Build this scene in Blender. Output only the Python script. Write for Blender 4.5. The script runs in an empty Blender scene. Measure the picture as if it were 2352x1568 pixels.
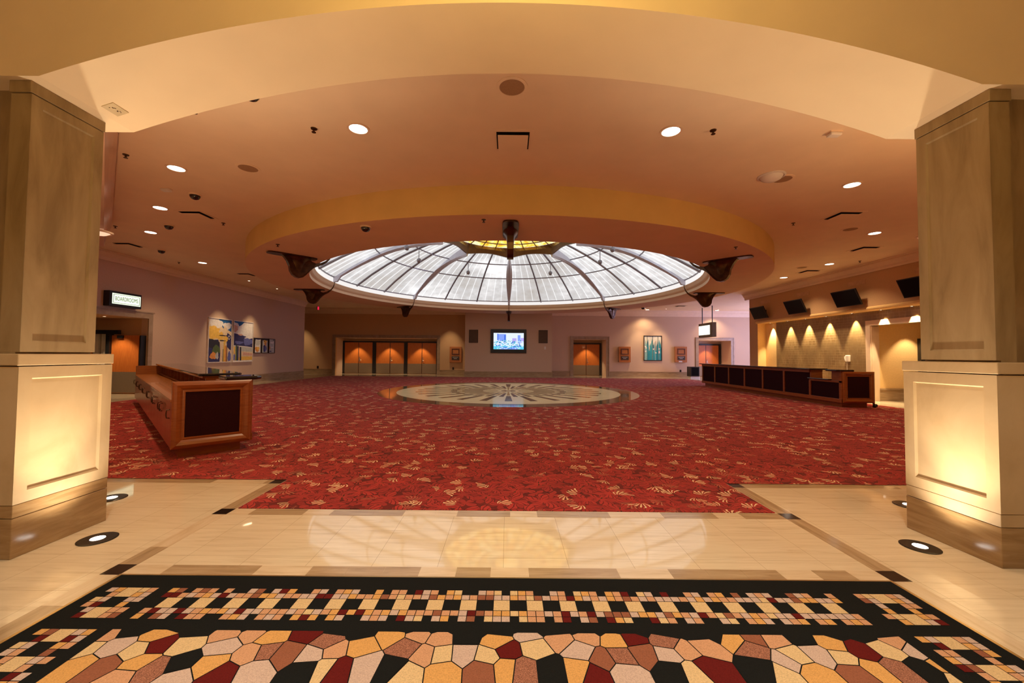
import bpy, bmesh, math, random
from mathutils import Vector, Matrix
random.seed(7)
PI = math.pi
scn = bpy.context.scene
COL = scn.collection

# ------------------------------------------------------------------ camera
CAMH = 1.5
PITCH = math.atan(30/930.0)
CAM_M = Matrix.Rotation(PI/2+PITCH, 3, 'X') @ Matrix.Rotation(0.0088, 3, 'Z')
cd = bpy.data.cameras.new('camera'); cam = bpy.data.objects.new('camera', cd); COL.objects.link(cam)
cd.sensor_width = 36; cd.lens = 930/2352*36; cd.shift_x = 9/2352; cd.clip_start = .05; cd.clip_end = 200
cam.matrix_world = Matrix.Translation((0, 0, CAMH)) @ CAM_M.to_4x4()
scn.camera = cam
# ------------------------------------------------------------------ world, exposure
w = bpy.data.worlds.new('world'); scn.world = w; w.use_nodes = True
w.node_tree.nodes['Background'].inputs[0].default_value = (1.0, .62, .36, 1)
w.node_tree.nodes['Background'].inputs[1].default_value = 0.03
vs = scn.view_settings
vs.view_transform = 'Standard'; vs.look = 'None'; vs.gamma = 1; vs.use_curve_mapping = False
vs.exposure = 0.12
# light levels (watts unless noted), all in one place
WARM = (1.0, .60, .28); WARM2 = (1.0, .72, .42); WHITE = (1.0, .93, .84)
L_DOWN = 210; L_WASH = 420; L_PIC = 230; L_UP = 52; L_UPN = 100; L_DOOR = 130; L_ADDED_NEAR = 560; L_YEL = 92; L_DAY = 400; L_ADDED_SCON = 185
DOME_E = .76

# ------------------------------------------------------------------ helpers
def ray(px, py):
    return CAM_M @ Vector(((px-1167)/930, -(py-784)/930, -1))
def onz(px, py, z=0):
    d = ray(px, py); t = (z-CAMH)/d.z; return Vector((d.x*t, d.y*t, z))
def ony(px, py, y):
    d = ray(px, py); t = y/d.y; return Vector((d.x*t, y, CAMH+d.z*t))
def onx(px, py, x):
    d = ray(px, py); t = x/d.x; return Vector((x, d.y*t, CAMH+d.z*t))

def tag(o, label=None, cat=None, group=None, kind=None):
    if label: o['label'] = label
    if cat: o['category'] = cat
    if group: o['group'] = group
    if kind: o['kind'] = kind
    return o
def empty(name, loc, rz=0, label=None, cat=None, group=None, kind=None):
    o = bpy.data.objects.new(name, None); COL.objects.link(o)
    o.location = loc; o.rotation_euler = (0, 0, rz); o.empty_display_size = .1
    return tag(o, label, cat, group, kind)
def pmat(o):
    m = Matrix.Identity(4)
    while o:
        m = o.matrix_basis @ m; o = o.parent
    return m
def copy_tree(o, parent=None):
    c = o.copy(); COL.objects.link(c); c.parent = parent
    for ch in list(o.children): copy_tree(ch, c)
    return c
def repeat(proto, first, loc, rz=None, label=None, group=None):
    o = proto if first else copy_tree(proto)
    o.location = loc
    if rz is not None: o.rotation_euler = (0, 0, rz)
    if label: o['label'] = label
    if group: o['group'] = group
    return o

class MB:
    """collects shapes, builds ONE mesh object"""
    def __init__(s): s.v = []; s.f = []; s.m = []; s.mi = 0
    def add(s, vs_, fs_, mi=None):
        n = len(s.v); s.v += [Vector(a) for a in vs_]
        for f in fs_:
            s.f.append([n+i for i in f]); s.m.append(s.mi if mi is None else mi)
        return s
    def box(s, x0, x1, y0, y1, z0, z1, mi=None):
        return s.add([(x0,y0,z0),(x1,y0,z0),(x1,y1,z0),(x0,y1,z0),(x0,y0,z1),(x1,y0,z1),(x1,y1,z1),(x0,y1,z1)],
                     [(0,3,2,1),(4,5,6,7),(0,1,5,4),(1,2,6,5),(2,3,7,6),(3,0,4,7)], mi)
    def poly(s, pts, mi=None): return s.add(pts, [tuple(range(len(pts)))], mi)
    def prism(s, pts, off, mi=None):
        """pts: 3D polygon, off: extrusion vector"""
        n = len(pts); off = Vector(off); a = [Vector(p) for p in pts]
        return s.add(a+[p+off for p in a], [tuple(range(n))[::-1], tuple(range(n, 2*n))]+[(i,(i+1)%n,n+(i+1)%n,n+i) for i in range(n)], mi)
    def lathe(s, prof, c=(0,0), n=48, a0=0, a1=2*PI, mi=None):
        full = abs(a1-a0-2*PI) < 1e-6; k = n if full else n+1; vs_ = []; fs_ = []
        for i in range(k):
            a = a0+(a1-a0)*i/n
            for r, z in prof: vs_.append((c[0]+r*math.cos(a), c[1]+r*math.sin(a), z))
        p = len(prof)
        for i in range(n):
            j = (i+1) % k
            for q in range(p-1): fs_.append((i*p+q, j*p+q, j*p+q+1, i*p+q+1))
        return s.add(vs_, fs_, mi)
    def tube(s, path, r, n=8, mi=None, cap=True):
        path = [Vector(p) for p in path]; vs_ = []; fs_ = []; m = len(path)
        rr = r if isinstance(r, (list, tuple)) else [r]*m
        up = None
        for i, p in enumerate(path):
            t = (path[min(i+1, m-1)]-path[max(i-1, 0)]).normalized()
            if up is None: up = t.orthogonal().normalized()
            up = (up-t*up.dot(t)).normalized(); b = t.cross(up)
            for k in range(n):
                a = 2*PI*k/n; vs_.append(p+(up*math.cos(a)+b*math.sin(a))*rr[i])
        for i in range(m-1):
            for k in range(n): fs_.append((i*n+k, i*n+(k+1)%n, (i+1)*n+(k+1)%n, (i+1)*n+k))
        if cap: fs_ += [tuple(range(n))[::-1], tuple(range((m-1)*n, m*n))]
        return s.add(vs_, fs_, mi)
    def disc(s, c, r, z, n=32, mi=None):
        return s.poly([(c[0]+r*math.cos(2*PI*i/n), c[1]+r*math.sin(2*PI*i/n), z) for i in range(n)], mi)
    def loops(s, O, A, B, Nn, W, H, lp, mi=None, fill=None, first_fill=False):
        """rectangular moulding: loops (inset, height) on plane O + A*a + B*b, normal Nn; fill = material index of the middle"""
        O, A, B, Nn = map(Vector, (O, A, B, Nn)); vs_ = []; fs_ = []
        for ins, h in lp:
            for a, b in ((ins, ins), (W-ins, ins), (W-ins, H-ins), (ins, H-ins)): vs_.append(O+A*a+B*b+Nn*h)
        for i in range(len(lp)-1):
            for k in range(4): fs_.append((i*4+k, i*4+(k+1)%4, i*4+4+(k+1)%4, i*4+4+k))
        s.add(vs_, fs_, mi)
        if fill is not None: s.add(vs_[-4:], [(0,1,2,3)], fill)
        return s
    def build(s, name, mats, parent=None, smooth=False, bevel=0, recalc=True, kind=None, label=None, local=False, weld=False):
        me = bpy.data.meshes.new(name)
        inv = Matrix.Identity(4) if (local or not parent) else pmat(parent).inverted()
        me.from_pydata([tuple(inv @ v) for v in s.v], [], s.f)
        for m in (mats if isinstance(mats, (list, tuple)) else [mats]): me.materials.append(m)
        for p, mi in zip(me.polygons, s.m): p.material_index = mi; p.use_smooth = smooth
        if recalc or weld:
            bm = bmesh.new(); bm.from_mesh(me)
            if weld: bmesh.ops.remove_doubles(bm, verts=bm.verts, dist=1e-5)
            if recalc: bmesh.ops.recalc_face_normals(bm, faces=bm.faces)
            bm.to_mesh(me); bm.free()
        o = bpy.data.objects.new(name, me); COL.objects.link(o); o.parent = parent
        if bevel:
            b = o.modifiers.new('bevel', 'BEVEL'); b.width = bevel; b.segments = 2; b.limit_method = 'ANGLE'; b.angle_limit = .6
        if smooth:
            try: me.set_sharp_from_angle(angle=.7)
            except Exception: pass
        if kind: o['kind'] = kind
        if label: o['label'] = label
        return o

def text_mesh(name, txt, size, M4, mt, parent, extrude=.002, sx=1.0):
    cu = bpy.data.curves.new(name, 'FONT'); cu.body = txt; cu.size = size; cu.extrude = extrude; cu.align_x = 'CENTER'; cu.align_y = 'CENTER'
    to = bpy.data.objects.new(name, cu); COL.objects.link(to)
    dg = bpy.context.evaluated_depsgraph_get(); me = bpy.data.meshes.new_from_object(to.evaluated_get(dg))
    bpy.data.objects.remove(to)
    inv = pmat(parent).inverted()
    me.transform(inv @ M4 @ Matrix.Diagonal((sx, 1, 1, 1)))
    me.materials.clear(); me.materials.append(mt)
    o = bpy.data.objects.new(name, me); COL.objects.link(o); o.parent = parent
    return o
def frame4(O, A, B, Nn):
    m = Matrix.Identity(4)
    for i, v in enumerate((A, B, Nn, O)):
        for k in range(3): m[k][i] = Vector(v)[k]
    return m

def spot(name, loc, target, watts, color, angle, blend=.4, size=.04, parent=None):
    l = bpy.data.lights.new(name, 'SPOT'); l.energy = watts; l.color = color; l.spot_size = math.radians(angle); l.spot_blend = blend; l.shadow_soft_size = size
    o = bpy.data.objects.new(name, l); COL.objects.link(o)
    d = (Vector(target)-Vector(loc)).normalized()
    mw = Matrix.Translation(loc) @ d.to_track_quat('-Z', 'Y').to_matrix().to_4x4()
    if parent: mw = pmat(parent).inverted() @ mw; o.parent = parent
    o.matrix_basis = mw
    return o

# ------------------------------------------------------------------ materials
class NT:
    def __init__(s, name):
        s.mat = bpy.data.materials.new(name); s.mat.use_nodes = True; s.t = s.mat.node_tree
        s.b = s.t.nodes['Principled BSDF']
    def n(s, typ, **kw):
        nd = s.t.nodes.new(typ)
        for k, v in kw.items(): setattr(nd, k, v)
        return nd
    def l(s, a, b): s.t.links.new(a, b)
    def put(s, sock, v):
        if hasattr(v, 'default_value') or hasattr(v, 'is_linked'): s.l(v, sock)
        else: sock.default_value = v
    def m(s, op, a, b=0.0, c=0.0, clamp=False):
        nd = s.n('ShaderNodeMath', operation=op, use_clamp=clamp)
        for i, v in enumerate((a, b, c)):
            if i < len(nd.inputs): s.put(nd.inputs[i], v)
        return nd.outputs[0]
    def vm(s, op, a, b=None, out=0):
        nd = s.n('ShaderNodeVectorMath', operation=op); s.put(nd.inputs[0], a)
        if b is not None: s.put(nd.inputs[1], b)
        return nd.outputs[out]
    def mix(s, f, a, b):
        nd = s.n('ShaderNodeMix', data_type='RGBA'); s.put(nd.inputs[0], f); s.put(nd.inputs[6], a); s.put(nd.inputs[7], b)
        return nd.outputs[2]
    def pos(s): return s.n('ShaderNodeNewGeometry').outputs['Position']
    def obj(s): return s.n('ShaderNodeTexCoord').outputs['Object']
    def scale(s, v, sc):
        nd = s.n('ShaderNodeVectorMath', operation='MULTIPLY'); s.l(v, nd.inputs[0]); nd.inputs[1].default_value = sc; return nd.outputs[0]
    def noise(s, v, sc=5, det=3, rough=.5, dist=0):
        nd = s.n('ShaderNodeTexNoise'); s.l(v, nd.inputs['Vector']); nd.inputs['Scale'].default_value = sc
        nd.inputs['Detail'].default_value = det; nd.inputs['Roughness'].default_value = rough; nd.inputs['Distortion'].default_value = dist
        return nd.outputs[0]
    def ramp(s, f, stops):
        nd = s.n('ShaderNodeValToRGB'); s.l(f, nd.inputs[0]); e = nd.color_ramp.elements
        while len(e) > 1: e.remove(e[0])
        e[0].position = stops[0][0]; e[0].color = (*stops[0][1], 1)
        for p, c in stops[1:]:
            q = e.new(p); q.color = (*c, 1)
        return nd.outputs[0]
    def bump(s, h, strength=.3, dist=.01):
        nd = s.n('ShaderNodeBump'); s.l(h, nd.inputs['Height']); nd.inputs['Strength'].default_value = strength; nd.inputs['Distance'].default_value = dist
        s.l(nd.outputs[0], s.b.inputs['Normal'])
    def fin(s, col=None, rough=.5, metal=0, spec=.5, coat=0):
        if col is not None: s.put(s.b.inputs['Base Color'], col if not isinstance(col, tuple) else (*col, 1))
        s.put(s.b.inputs['Roughness'], rough); s.b.inputs['Metallic'].default_value = metal
        s.b.inputs['Specular IOR Level'].default_value = spec; s.b.inputs['Coat Weight'].default_value = coat
        return s.mat
def sc3(c, k): return tuple(min(1, x*k) for x in c)
def simple(name, c, rough=.5, metal=0, spec=.5, coat=0, var=.12, vs_=6, bump=0, bs=200):
    N = NT(name); p = N.obj()
    f = N.noise(p, vs_, 3)
    col = N.ramp(f, [(.3, sc3(c, 1-var)), (.7, sc3(c, 1+var))])
    if bump: N.bump(N.noise(p, bs, 2), bump, .002)
    return N.fin(col, rough, metal, spec, coat)
def emis(name, c, e):
    N = NT(name); N.b.inputs['Emission Color'].default_value = (*c, 1); N.b.inputs['Emission Strength'].default_value = e
    return N.fin((.0, .0, .0), .4, spec=.2)

PAINT = (.84, .65, .45)
M_ceil = simple('ceiling_paint', PAINT, .75, spec=.2, var=.03, vs_=2, bump=.08, bs=60)
M_arch = simple('arch_paint', (.86, .68, .46), .7, spec=.2, var=.03, vs_=2, bump=.08, bs=60)
M_drumglow = simple('drum_paint_yellow_glow', (.74, .51, .20), .75, spec=.2, var=.04, vs_=2, bump=.08, bs=60)  # drum side: yellow lamp glow put into the paint colour
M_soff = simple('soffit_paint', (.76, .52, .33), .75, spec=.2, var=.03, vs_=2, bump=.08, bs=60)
M_wall = simple('wall_fabric', (.64, .455, .32), .85, spec=.15, var=.06, vs_=40, bump=.2, bs=300)
M_wallor = simple('wall_paint_tan', (.60, .37, .20), .85, spec=.15, var=.06, vs_=40, bump=.2, bs=300)
M_crown = simple('crown_paint', (.80, .60, .43), .5, var=.03)
M_yell = simple('alcove_paint', (.85, .58, .26), .8, spec=.15, var=.04, vs_=20)
M_black = simple('black_metal', (.012, .011, .012), .35, spec=.5)
M_blackgl = simple('black_granite', (.012, .012, .014), .06, spec=.7, coat=.3)
M_screen = simple('dark_screen', (.004, .004, .005), .35, spec=.1)
M_bronze = simple('bronze', (.075, .035, .013), .28, metal=.75, spec=.6, var=.4, vs_=8)
M_steel = simple('steel', (.42, .38, .34), .3, metal=.9, var=.1, vs_=30)
M_kick = simple('brushed_kick_plate', (.24, .175, .12), .45, metal=.25, var=.1, vs_=60)
M_white = simple('white_plastic', (.78, .72, .66), .45, var=.02)
M_graysp = simple('speaker_mesh', (.36, .21, .11), .8, var=.1, vs_=90)
M_grille = simple('grille_cloth', (.10, .06, .035), .9, var=.15, vs_=90)
M_dark = simple('slot_shadow_black', (.01, .008, .006), .9, spec=.1)
M_maroon = simple('maroon_cloth', (.028, .006, .008), .9, spec=.1, var=.25, vs_=150)
M_leadbar = simple('glazing_metal', (.30, .28, .31), .35, metal=.6, var=.1)
M_brass = simple('brass', (.55, .38, .16), .3, metal=.9)
M_rubber = simple('rubber', (.02, .02, .02), .7)

def wood(name, c1, c2, sc=(1, 1, 1), rough=.3, coat=.2):
    N = NT(name); p = N.scale(N.obj(), sc)
    f = N.noise(p, 6, 4, .6, .8)
    return N.fin(N.ramp(f, [(.3, c1), (.7, c2)]), rough, coat=coat)
M_doorw = wood('door_cherry_veneer', (.50, .125, .022), (.62, .185, .035), (6, 6, .6), .35)
M_cab = wood('counter_cherry_wood', (.24, .060, .011), (.34, .098, .019), (.7, .7, 5), .3, .3)
M_cabt = wood('desk_cherry_top', (.34, .10, .02), (.44, .15, .035), (3, .7, 3), .25, .4)
M_plq = wood('plaque_wood', (.42, .13, .035), (.52, .19, .05), (5, 5, 1), .4)

def stone(name, stops, sc=(1, 1, 1), nscale=3, rough=.4, det=6, dist=.6, spec=.5):
    N = NT(name); p = N.scale(N.pos(), sc)
    f = N.noise(p, nscale, det, .6, dist)
    return N.fin(N.ramp(f, stops), rough, spec=spec)
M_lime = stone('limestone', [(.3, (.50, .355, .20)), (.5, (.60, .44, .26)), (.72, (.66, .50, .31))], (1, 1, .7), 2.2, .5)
M_lime2 = stone('brown_limestone_dimmed', [(.3, (.26, .175, .085)), (.5, (.36, .255, .135)), (.72, (.43, .315, .18))], (2.2, 2.2, .5), 2.4, .5)  # browner stone, darkened as well for the weaker light on the shafts
M_trav = stone('travertine_base', [(.25, (.26, .15, .065)), (.5, (.36, .22, .10)), (.75, (.47, .31, .155))], (1.2, 1.2, 9), 2.0, .16)
M_trim = stone('casing_stone', [(.3, (.30, .20, .12)), (.7, (.42, .30, .20))], (1, 1, 1), 4, .35)
M_basest = stone('base_stone', [(.3, (.30, .20, .11)), (.55, (.42, .29, .17)), (.8, (.52, .38, .24))], (1.5, 1.5, 10), 1.2, .18)

def marble():
    N = NT('cream_marble_tiles'); p = N.pos()
    a = N.noise(N.scale(p, (.9, 9, 1)), 2.2, 6, .62, .4)
    col = N.ramp(a, [(.25, (.60, .45, .28)), (.45, (.74, .59, .40)), (.6, (.78, .63, .43)), (.8, (.83, .69, .50))])
    sx = N.n('ShaderNodeSeparateXYZ'); N.l(p, sx.inputs[0])
    # per-tile tone
    ix = N.m('FLOOR', N.m('DIVIDE', N.m('ADD', sx.outputs[0], .02), .465)); iy = N.m('FLOOR', N.m('DIVIDE', N.m('ADD', sx.outputs[1], 99.0-2.83+.453*0), .453))
    cb = N.n('ShaderNodeCombineXYZ'); N.l(ix, cb.inputs[0]); N.l(iy, cb.inputs[1])
    wn = N.n('ShaderNodeTexWhiteNoise', noise_dimensions='2D'); N.l(cb.outputs[0], wn.inputs[0])
    col = N.mix(N.m('MULTIPLY', wn.outputs[0], .16), col, (.52, .36, .21, 1))
    # grout
    gx = N.m('ABSOLUTE', N.m('SUBTRACT', N.m('FRACT', N.m('DIVIDE', N.m('ADD', sx.outputs[0], .02), .465)), .5))
    gy = N.m('ABSOLUTE', N.m('SUBTRACT', N.m('FRACT', N.m('DIVIDE', N.m('ADD', sx.outputs[1], 99.0-2.83), .453)), .5))
    g = N.m('GREATER_THAN', N.m('MAXIMUM', gx, gy), .4965)
    col = N.mix(N.m('MULTIPLY', g, .55), col, (.25, .16, .09, 1))
    N.b.inputs['Coat Roughness'].default_value = .03
    return N.fin(col, .04, spec=.7)
M_marble = marble()
M_tan = stone('tan_marble', [(.25, (.30, .195, .10)), (.5, (.42, .28, .155)), (.75, (.52, .37, .22))], (1.5, 14, 1), 1.6, .13)
M_tany = stone('tan_marble_lengthwise', [(.25, (.30, .195, .10)), (.5, (.42, .28, .155)), (.75, (.52, .37, .22))], (14, 1.5, 1), 1.6, .13)
M_lighty = stone('cream_marble_strip', [(.25, (.56, .40, .24)), (.5, (.68, .51, .33)), (.75, (.76, .60, .41))], (9, 1.2, 1), 2, .13)
M_lightx = stone('cream_marble_strip_x', [(.25, (.56, .40, .24)), (.5, (.68, .51, .33)), (.75, (.76, .60, .41))], (1.2, 9, 1), 2, .13)
M_blkm = simple('black_marble', (.018, .012, .009), .1, spec=.6)

def carpet():
    N = NT('red_floral_carpet'); p = N.pos()
    wob = N.n('ShaderNodeTexNoise'); N.l(p, wob.inputs['Vector']); wob.inputs['Scale'].default_value = 6
    off = N.vm('MULTIPLY', N.vm('SUBTRACT', wob.outputs['Color'], (.5, .5, .5)), (.06, .06, 0))
    pw = N.vm('ADD', p, off)
    def polar(scale, rnd=1.0, shift=(0, 0, 0)):
        q = N.vm('ADD', pw, shift)
        v = N.n('ShaderNodeTexVoronoi', voronoi_dimensions='2D', feature='F1'); N.l(q, v.inputs['Vector']); v.inputs['Scale'].default_value = scale; v.inputs['Randomness'].default_value = rnd
        d = N.vm('SUBTRACT', q, v.outputs['Position']); s = N.n('ShaderNodeSeparateXYZ'); N.l(d, s.inputs[0])
        c = N.n('ShaderNodeSeparateColor'); N.l(v.outputs['Color'], c.inputs[0])
        r = N.m('SQRT', N.m('ADD', N.m('MULTIPLY', s.outputs[0], s.outputs[0]), N.m('MULTIPLY', s.outputs[1], s.outputs[1])))
        th = N.m('ARCTAN2', s.outputs[1], s.outputs[0])
        return r, th, c
    # leaves: two layers of lobed rosettes
    r, th, c = polar(3.4)
    th2 = N.m('ADD', th, N.m('MULTIPLY', c.outputs[0], 6.283))
    lob = N.m('ABSOLUTE', N.m('SINE', N.m('MULTIPLY', th2, 2.5)))
    edge = N.m('SUBTRACT', N.m('ADD', N.m('MULTIPLY', lob, .20), .04), r)          # >0 inside a leaf
    inside = N.m('GREATER_THAN', edge, 0)
    rim = N.m('MULTIPLY', inside, N.m('LESS_THAN', edge, .016))
    vein = N.m('GREATER_THAN', N.m('SINE', N.m('MULTIPLY', N.m('ADD', th2, N.m('MULTIPLY', r, 4)), 15)), .8)
    vein = N.m('MULTIPLY', N.m('MULTIPLY', vein, inside), N.m('GREATER_THAN', r, .05))
    r3, th3, c3 = polar(5.6, 1, (3.3, 1.7, 0))
    th3 = N.m('ADD', th3, N.m('MULTIPLY', c3.outputs[0], 6.283))
    ed3 = N.m('SUBTRACT', N.m('ADD', N.m('MULTIPLY', N.m('ABSOLUTE', N.m('SINE', N.m('MULTIPLY', th3, 2))), .12), .02), r3)
    in3 = N.m('GREATER_THAN', ed3, 0)
    base = N.mix(c3.outputs[1], (.085, .004, .005, 1), (.15, .008, .008, 1))
    base = N.mix(in3, base, N.mix(c3.outputs[2], (.34, .023, .020, 1), (.25, .015, .014, 1)))
    base = N.mix(N.m('MULTIPLY', in3, N.m('LESS_THAN', ed3, .008)), base, (.10, .008, .006, 1))
    base = N.mix(inside, base, N.mix(c.outputs[1], (.42, .029, .025, 1), (.32, .020, .018, 1)))
    base = N.mix(vein, base, (.11, .005, .007, 1))
    base = N.mix(rim, base, (.05, .006, .004, 1))
    # dark olive stems at centres
    dk = N.m('MULTIPLY', N.m('LESS_THAN', N.m('ABSOLUTE', N.m('SINE', th2)), .22), N.m('LESS_THAN', r, .055))
    base = N.mix(N.m('MULTIPLY', dk, N.m('GREATER_THAN', c.outputs[2], .3)), base, (.035, .022, .004, 1))
    # cream filament fans
    def fan(base, scale, shift, rmin, rmax, freq, col, curl, lim):
        r, th, c = polar(scale, 1, shift)
        t = N.m('ADD', N.m('ADD', th, N.m('MULTIPLY', c.outputs[0], 6.283)), N.m('MULTIPLY', r, curl))
        sec = N.m('GREATER_THAN', N.m('COSINE', t), .62)
        st = N.m('GREATER_THAN', N.m('COSINE', N.m('MULTIPLY', t, freq)), .3)
        rr = N.m('MULTIPLY', N.m('GREATER_THAN', r, rmin), N.m('LESS_THAN', r, N.m('ADD', rmax, N.m('MULTIPLY', N.m('SINE', N.m('MULTIPLY', t, 5)), .015))))
        k = N.m('MULTIPLY', N.m('MULTIPLY', sec, st), N.m('MULTIPLY', rr, N.m('GREATER_THAN', c.outputs[1], lim)))
        return N.mix(k, base, col)
    base = fan(base, 3.3, (5.2, 2.1, 0), .03, .15, 20, (.38, .12, .07, 1), -3, .6)
    base = fan(base, 3.6, (1.7, 7.3, 0), .035, .13, 17, (.66, .42, .23, 1), -4, .72)
    base = fan(base, 3.1, (0, 0, 0), .04, .14, 15, (.76, .52, .30, 1), 4, .5)
    N.b.inputs['Sheen Weight'].default_value = .25; N.b.inputs['Sheen Tint'].default_value = (1, .5, .4, 1)
    N.bump(N.noise(p, 180, 2), .5, .004)
    return N.fin(base, .95, spec=.1)
M_carpet = carpet()

def pile(name, c, spk=0.0):
    N = NT(name); p = N.pos()
    f = N.noise(p, 160 if not spk else 260, 2, .7)
    col = N.ramp(f, [(.35, sc3(c, .82-spk*.5)), (.5, c), (.66, sc3(c, 1.12+spk*1.3))])
    N.bump(N.noise(p, 300, 2), .6, .004)
    return N.fin(col, .95, spec=.08)
RUGC = {'K': pile('rug_black', (.010, .010, .009)), 'M': pile('rug_maroon', (.115, .010, .008)), 'O': pile('rug_orange', (.62, .32, .10)),
        'C': pile('rug_cream', (.64, .44, .225)), 'P': pile('rug_mauve', (.54, .38, .30)), 'S': pile('rug_salmon', (.56, .29, .155)),
        'R': pile('rug_brick', (.27, .095, .05)), 'B': pile('rug_heather', (.28, .115, .07), .5)}
RK = list(RUGC); RI = {k: i for i, k in enumerate(RK)}

def mosaic():
    N = NT('bronze_glass_tiles'); p = N.pos()
    s = N.n('ShaderNodeSeparateXYZ'); N.l(p, s.inputs[0]); cb = N.n('ShaderNodeCombineXYZ'); N.l(s.outputs[1], cb.inputs[0]); N.l(s.outputs[2], cb.inputs[1])
    b = N.n('ShaderNodeTexBrick'); N.l(cb.outputs[0], b.inputs['Vector']); b.offset = .5; b.inputs['Scale'].default_value = 1
    b.inputs['Brick Width'].default_value = .2; b.inputs['Row Height'].default_value = .2; b.inputs['Mortar Size'].default_value = .006
    b.inputs['Color1'].default_value = (.20, .115, .04, 1); b.inputs['Color2'].default_value = (.30, .18, .075, 1); b.inputs['Mortar'].default_value = (.44, .32, .17, 1)
    b2 = N.n('ShaderNodeTexBrick'); N.l(N.vm('ADD', cb.outputs[0], (.07, .11, 0)), b2.inputs['Vector']); b2.inputs['Scale'].default_value = 1
    b2.inputs['Brick Width'].default_value = .4; b2.inputs['Row Height'].default_value = .2; b2.inputs['Mortar Size'].default_value = .004
    msk = N.m('MULTIPLY', N.m('SUBTRACT', N.noise(p, 1.6, 4), .32), 3.0, clamp=True)
    plain = N.mix(N.noise(p, 9, 3), (.19, .115, .045, 1), (.28, .175, .075, 1))
    col = N.mix(msk, plain, b.outputs['Color'])
    col = N.mix(N.m('MULTIPLY', b2.outputs['Fac'], msk), col, (.56, .43, .25, 1))
    st = N.noise(N.scale(p, (1, 30, 1.5)), 2, 4)
    col = N.mix(N.m('MULTIPLY', st, .35), col, (.33, .24, .13, 1))
    return N.fin(col, .32, spec=.6)
M_mosaic = mosaic()

def domeglass():
    N = NT('backlit_white_glass'); p = N.pos()
    a = N.noise(p, .35, 2, .5); b = N.noise(N.scale(p, (1, 1, 2)), 2.3, 3, .5)
    f = N.m('ADD', N.m('MULTIPLY', a, .7), N.m('MULTIPLY', b, .3))
    col = N.ramp(f, [(.3, (.80, .76, .70)), (.5, (.86, .86, .86)), (.7, (1, 1, 1))])
    st = N.ramp(f, [(.32, (.72, .72, .72)), (.5, (.88, .88, .88)), (.68, (1.3, 1.3, 1.3))])
    N.l(col, N.b.inputs['Emission Color']); N.l(N.m('MULTIPLY', st, DOME_E), N.b.inputs['Emission Strength'])
    return N.fin((.25, .25, .26), .25)
M_glass = domeglass()
def amber():
    N = NT('backlit_amber_glass'); p = N.pos(); f = N.noise(p, 2.5, 4, .6, .5)
    col = N.ramp(f, [(.38, (.80, .30, .01)), (.5, (1, .62, .08)), (.6, (1, .90, .42))])
    N.l(col, N.b.inputs['Emission Color']); N.b.inputs['Emission Strength'].default_value = 1.35
    return N.fin((.3, .12, .01), .25)
M_amber = amber()
M_frieze = emis('backlit_white_panel', (1, .95, .92), .85)
M_lens = emis('lamp_lens', (1, .86, .68), 7)
M_lenspeach = emis('dim_lamp_lens', (1, .60, .38), 1.0)
M_uplens = emis('uplight_lens', (1, .97, .9), 9)
M_signface = emis('lit_sign_face', (.86, 1, .70), 1.3)
M_signwhite = emis('lit_panel_face', (1, 1, .84), 1.3)
M_exit = emis('red_sign_face', (1, .03, .08), .8)
M_day = emis('window_daylight', (.62, .66, 1), 2)
def col_mat(name, c, e=0, rough=.6):
    N = NT(name)
    if e: N.b.inputs['Emission Color'].default_value = (*c, 1); N.b.inputs['Emission Strength'].default_value = e; return N.fin((0, 0, 0), .3)
    f = N.noise(N.obj(), 9, 4, .6, .6)
    return N.fin(N.ramp(f, [(.3, sc3(c, .88)), (.7, sc3(c, 1.1))]), rough)

# ================================================================== THE SETTING
ZC = 4.7; CX, CY, RD = 0.03, 16.73, 9.2; ZS = 4.13; RO = 7.45
XL, XR = -12.9, 12.3
YB, YBUMP = 28.8, 26.9
# floor: marble everywhere
f = MB(); f.box(-20, 20, -6, 32, -.12, 0)
f.build('floor', M_marble, kind='structure')
# stone inlay strips and squares round the carpets
t = MB()
def strip(x0, x1, y0, y1, mi): t.box(x0, x1, y0, y1, -.01, .0015, mi)
def run(axis, a0, a1, b0, b1, pat, li, ti):
    a = a0; i = 0
    while a < a1-1e-4:
        w_, k = pat[i % len(pat)]; e = min(a1, a+w_)
        if axis == 'x': strip(a+.001, e-.001, b0, b1, li if k else ti)
        else: strip(b0, b1, a+.001, e-.001, li if k else ti)
        a = e; i += 1
for s in (-1, 1):
    lo, hi = sorted((s*2.595, s*2.73))
    for y0 in (2.765, 3.795, 4.69): strip(lo, hi, y0, y0+.135, 4)
    run('y', 2.90, 3.795, lo, hi, [(.42, 0), (.3, 0)] if s > 0 else [(.26, 0), (.64, 1)], 3, 2)
    run('y', 3.93, 4.69, lo, hi, [(.5, 0), (.3, 0)], 3, 2)
    run('y', -2, 2.765, lo, hi, [(1.0, 1), (.9, 0), (2.53, 1), (.335, 1)], 3, 2) if False else None
    strip(lo, hi, 2.43, 2.765, 3); strip(lo, hi, -.5, 2.43, 2) if s < 0 else strip(lo, hi, -.5, 2.43, 3)
    if s < 0: run('x', -9, -2.73, 4.69, 4.825, [(2.1, 0), (2.6, 0), (.9, 0), (.6, 1)], 1, 0)
    else: run('x', 2.73, 9, 4.69, 4.825, [(.7, 0), (1.1, 0), (.5, 1)], 1, 0)
run('x', -2.595, 2.595, 2.765, 2.90, [(.26, 1), (.62, 0), (.36, 1), (.26, 0), (.25, 0), (.25, 0), (.25, 1), (.24, 0)], 1, 0)
run('x', -2.595, 2.595, 3.795, 3.93, [(.2, 1), (.5, 0), (.25, 1), (.4, 0), (.28, 0), (.3, 1)], 1, 0)
t.build('stone_inlay_border', [M_tan, M_lightx, M_tany, M_lighty, M_blkm], kind='structure')

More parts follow.
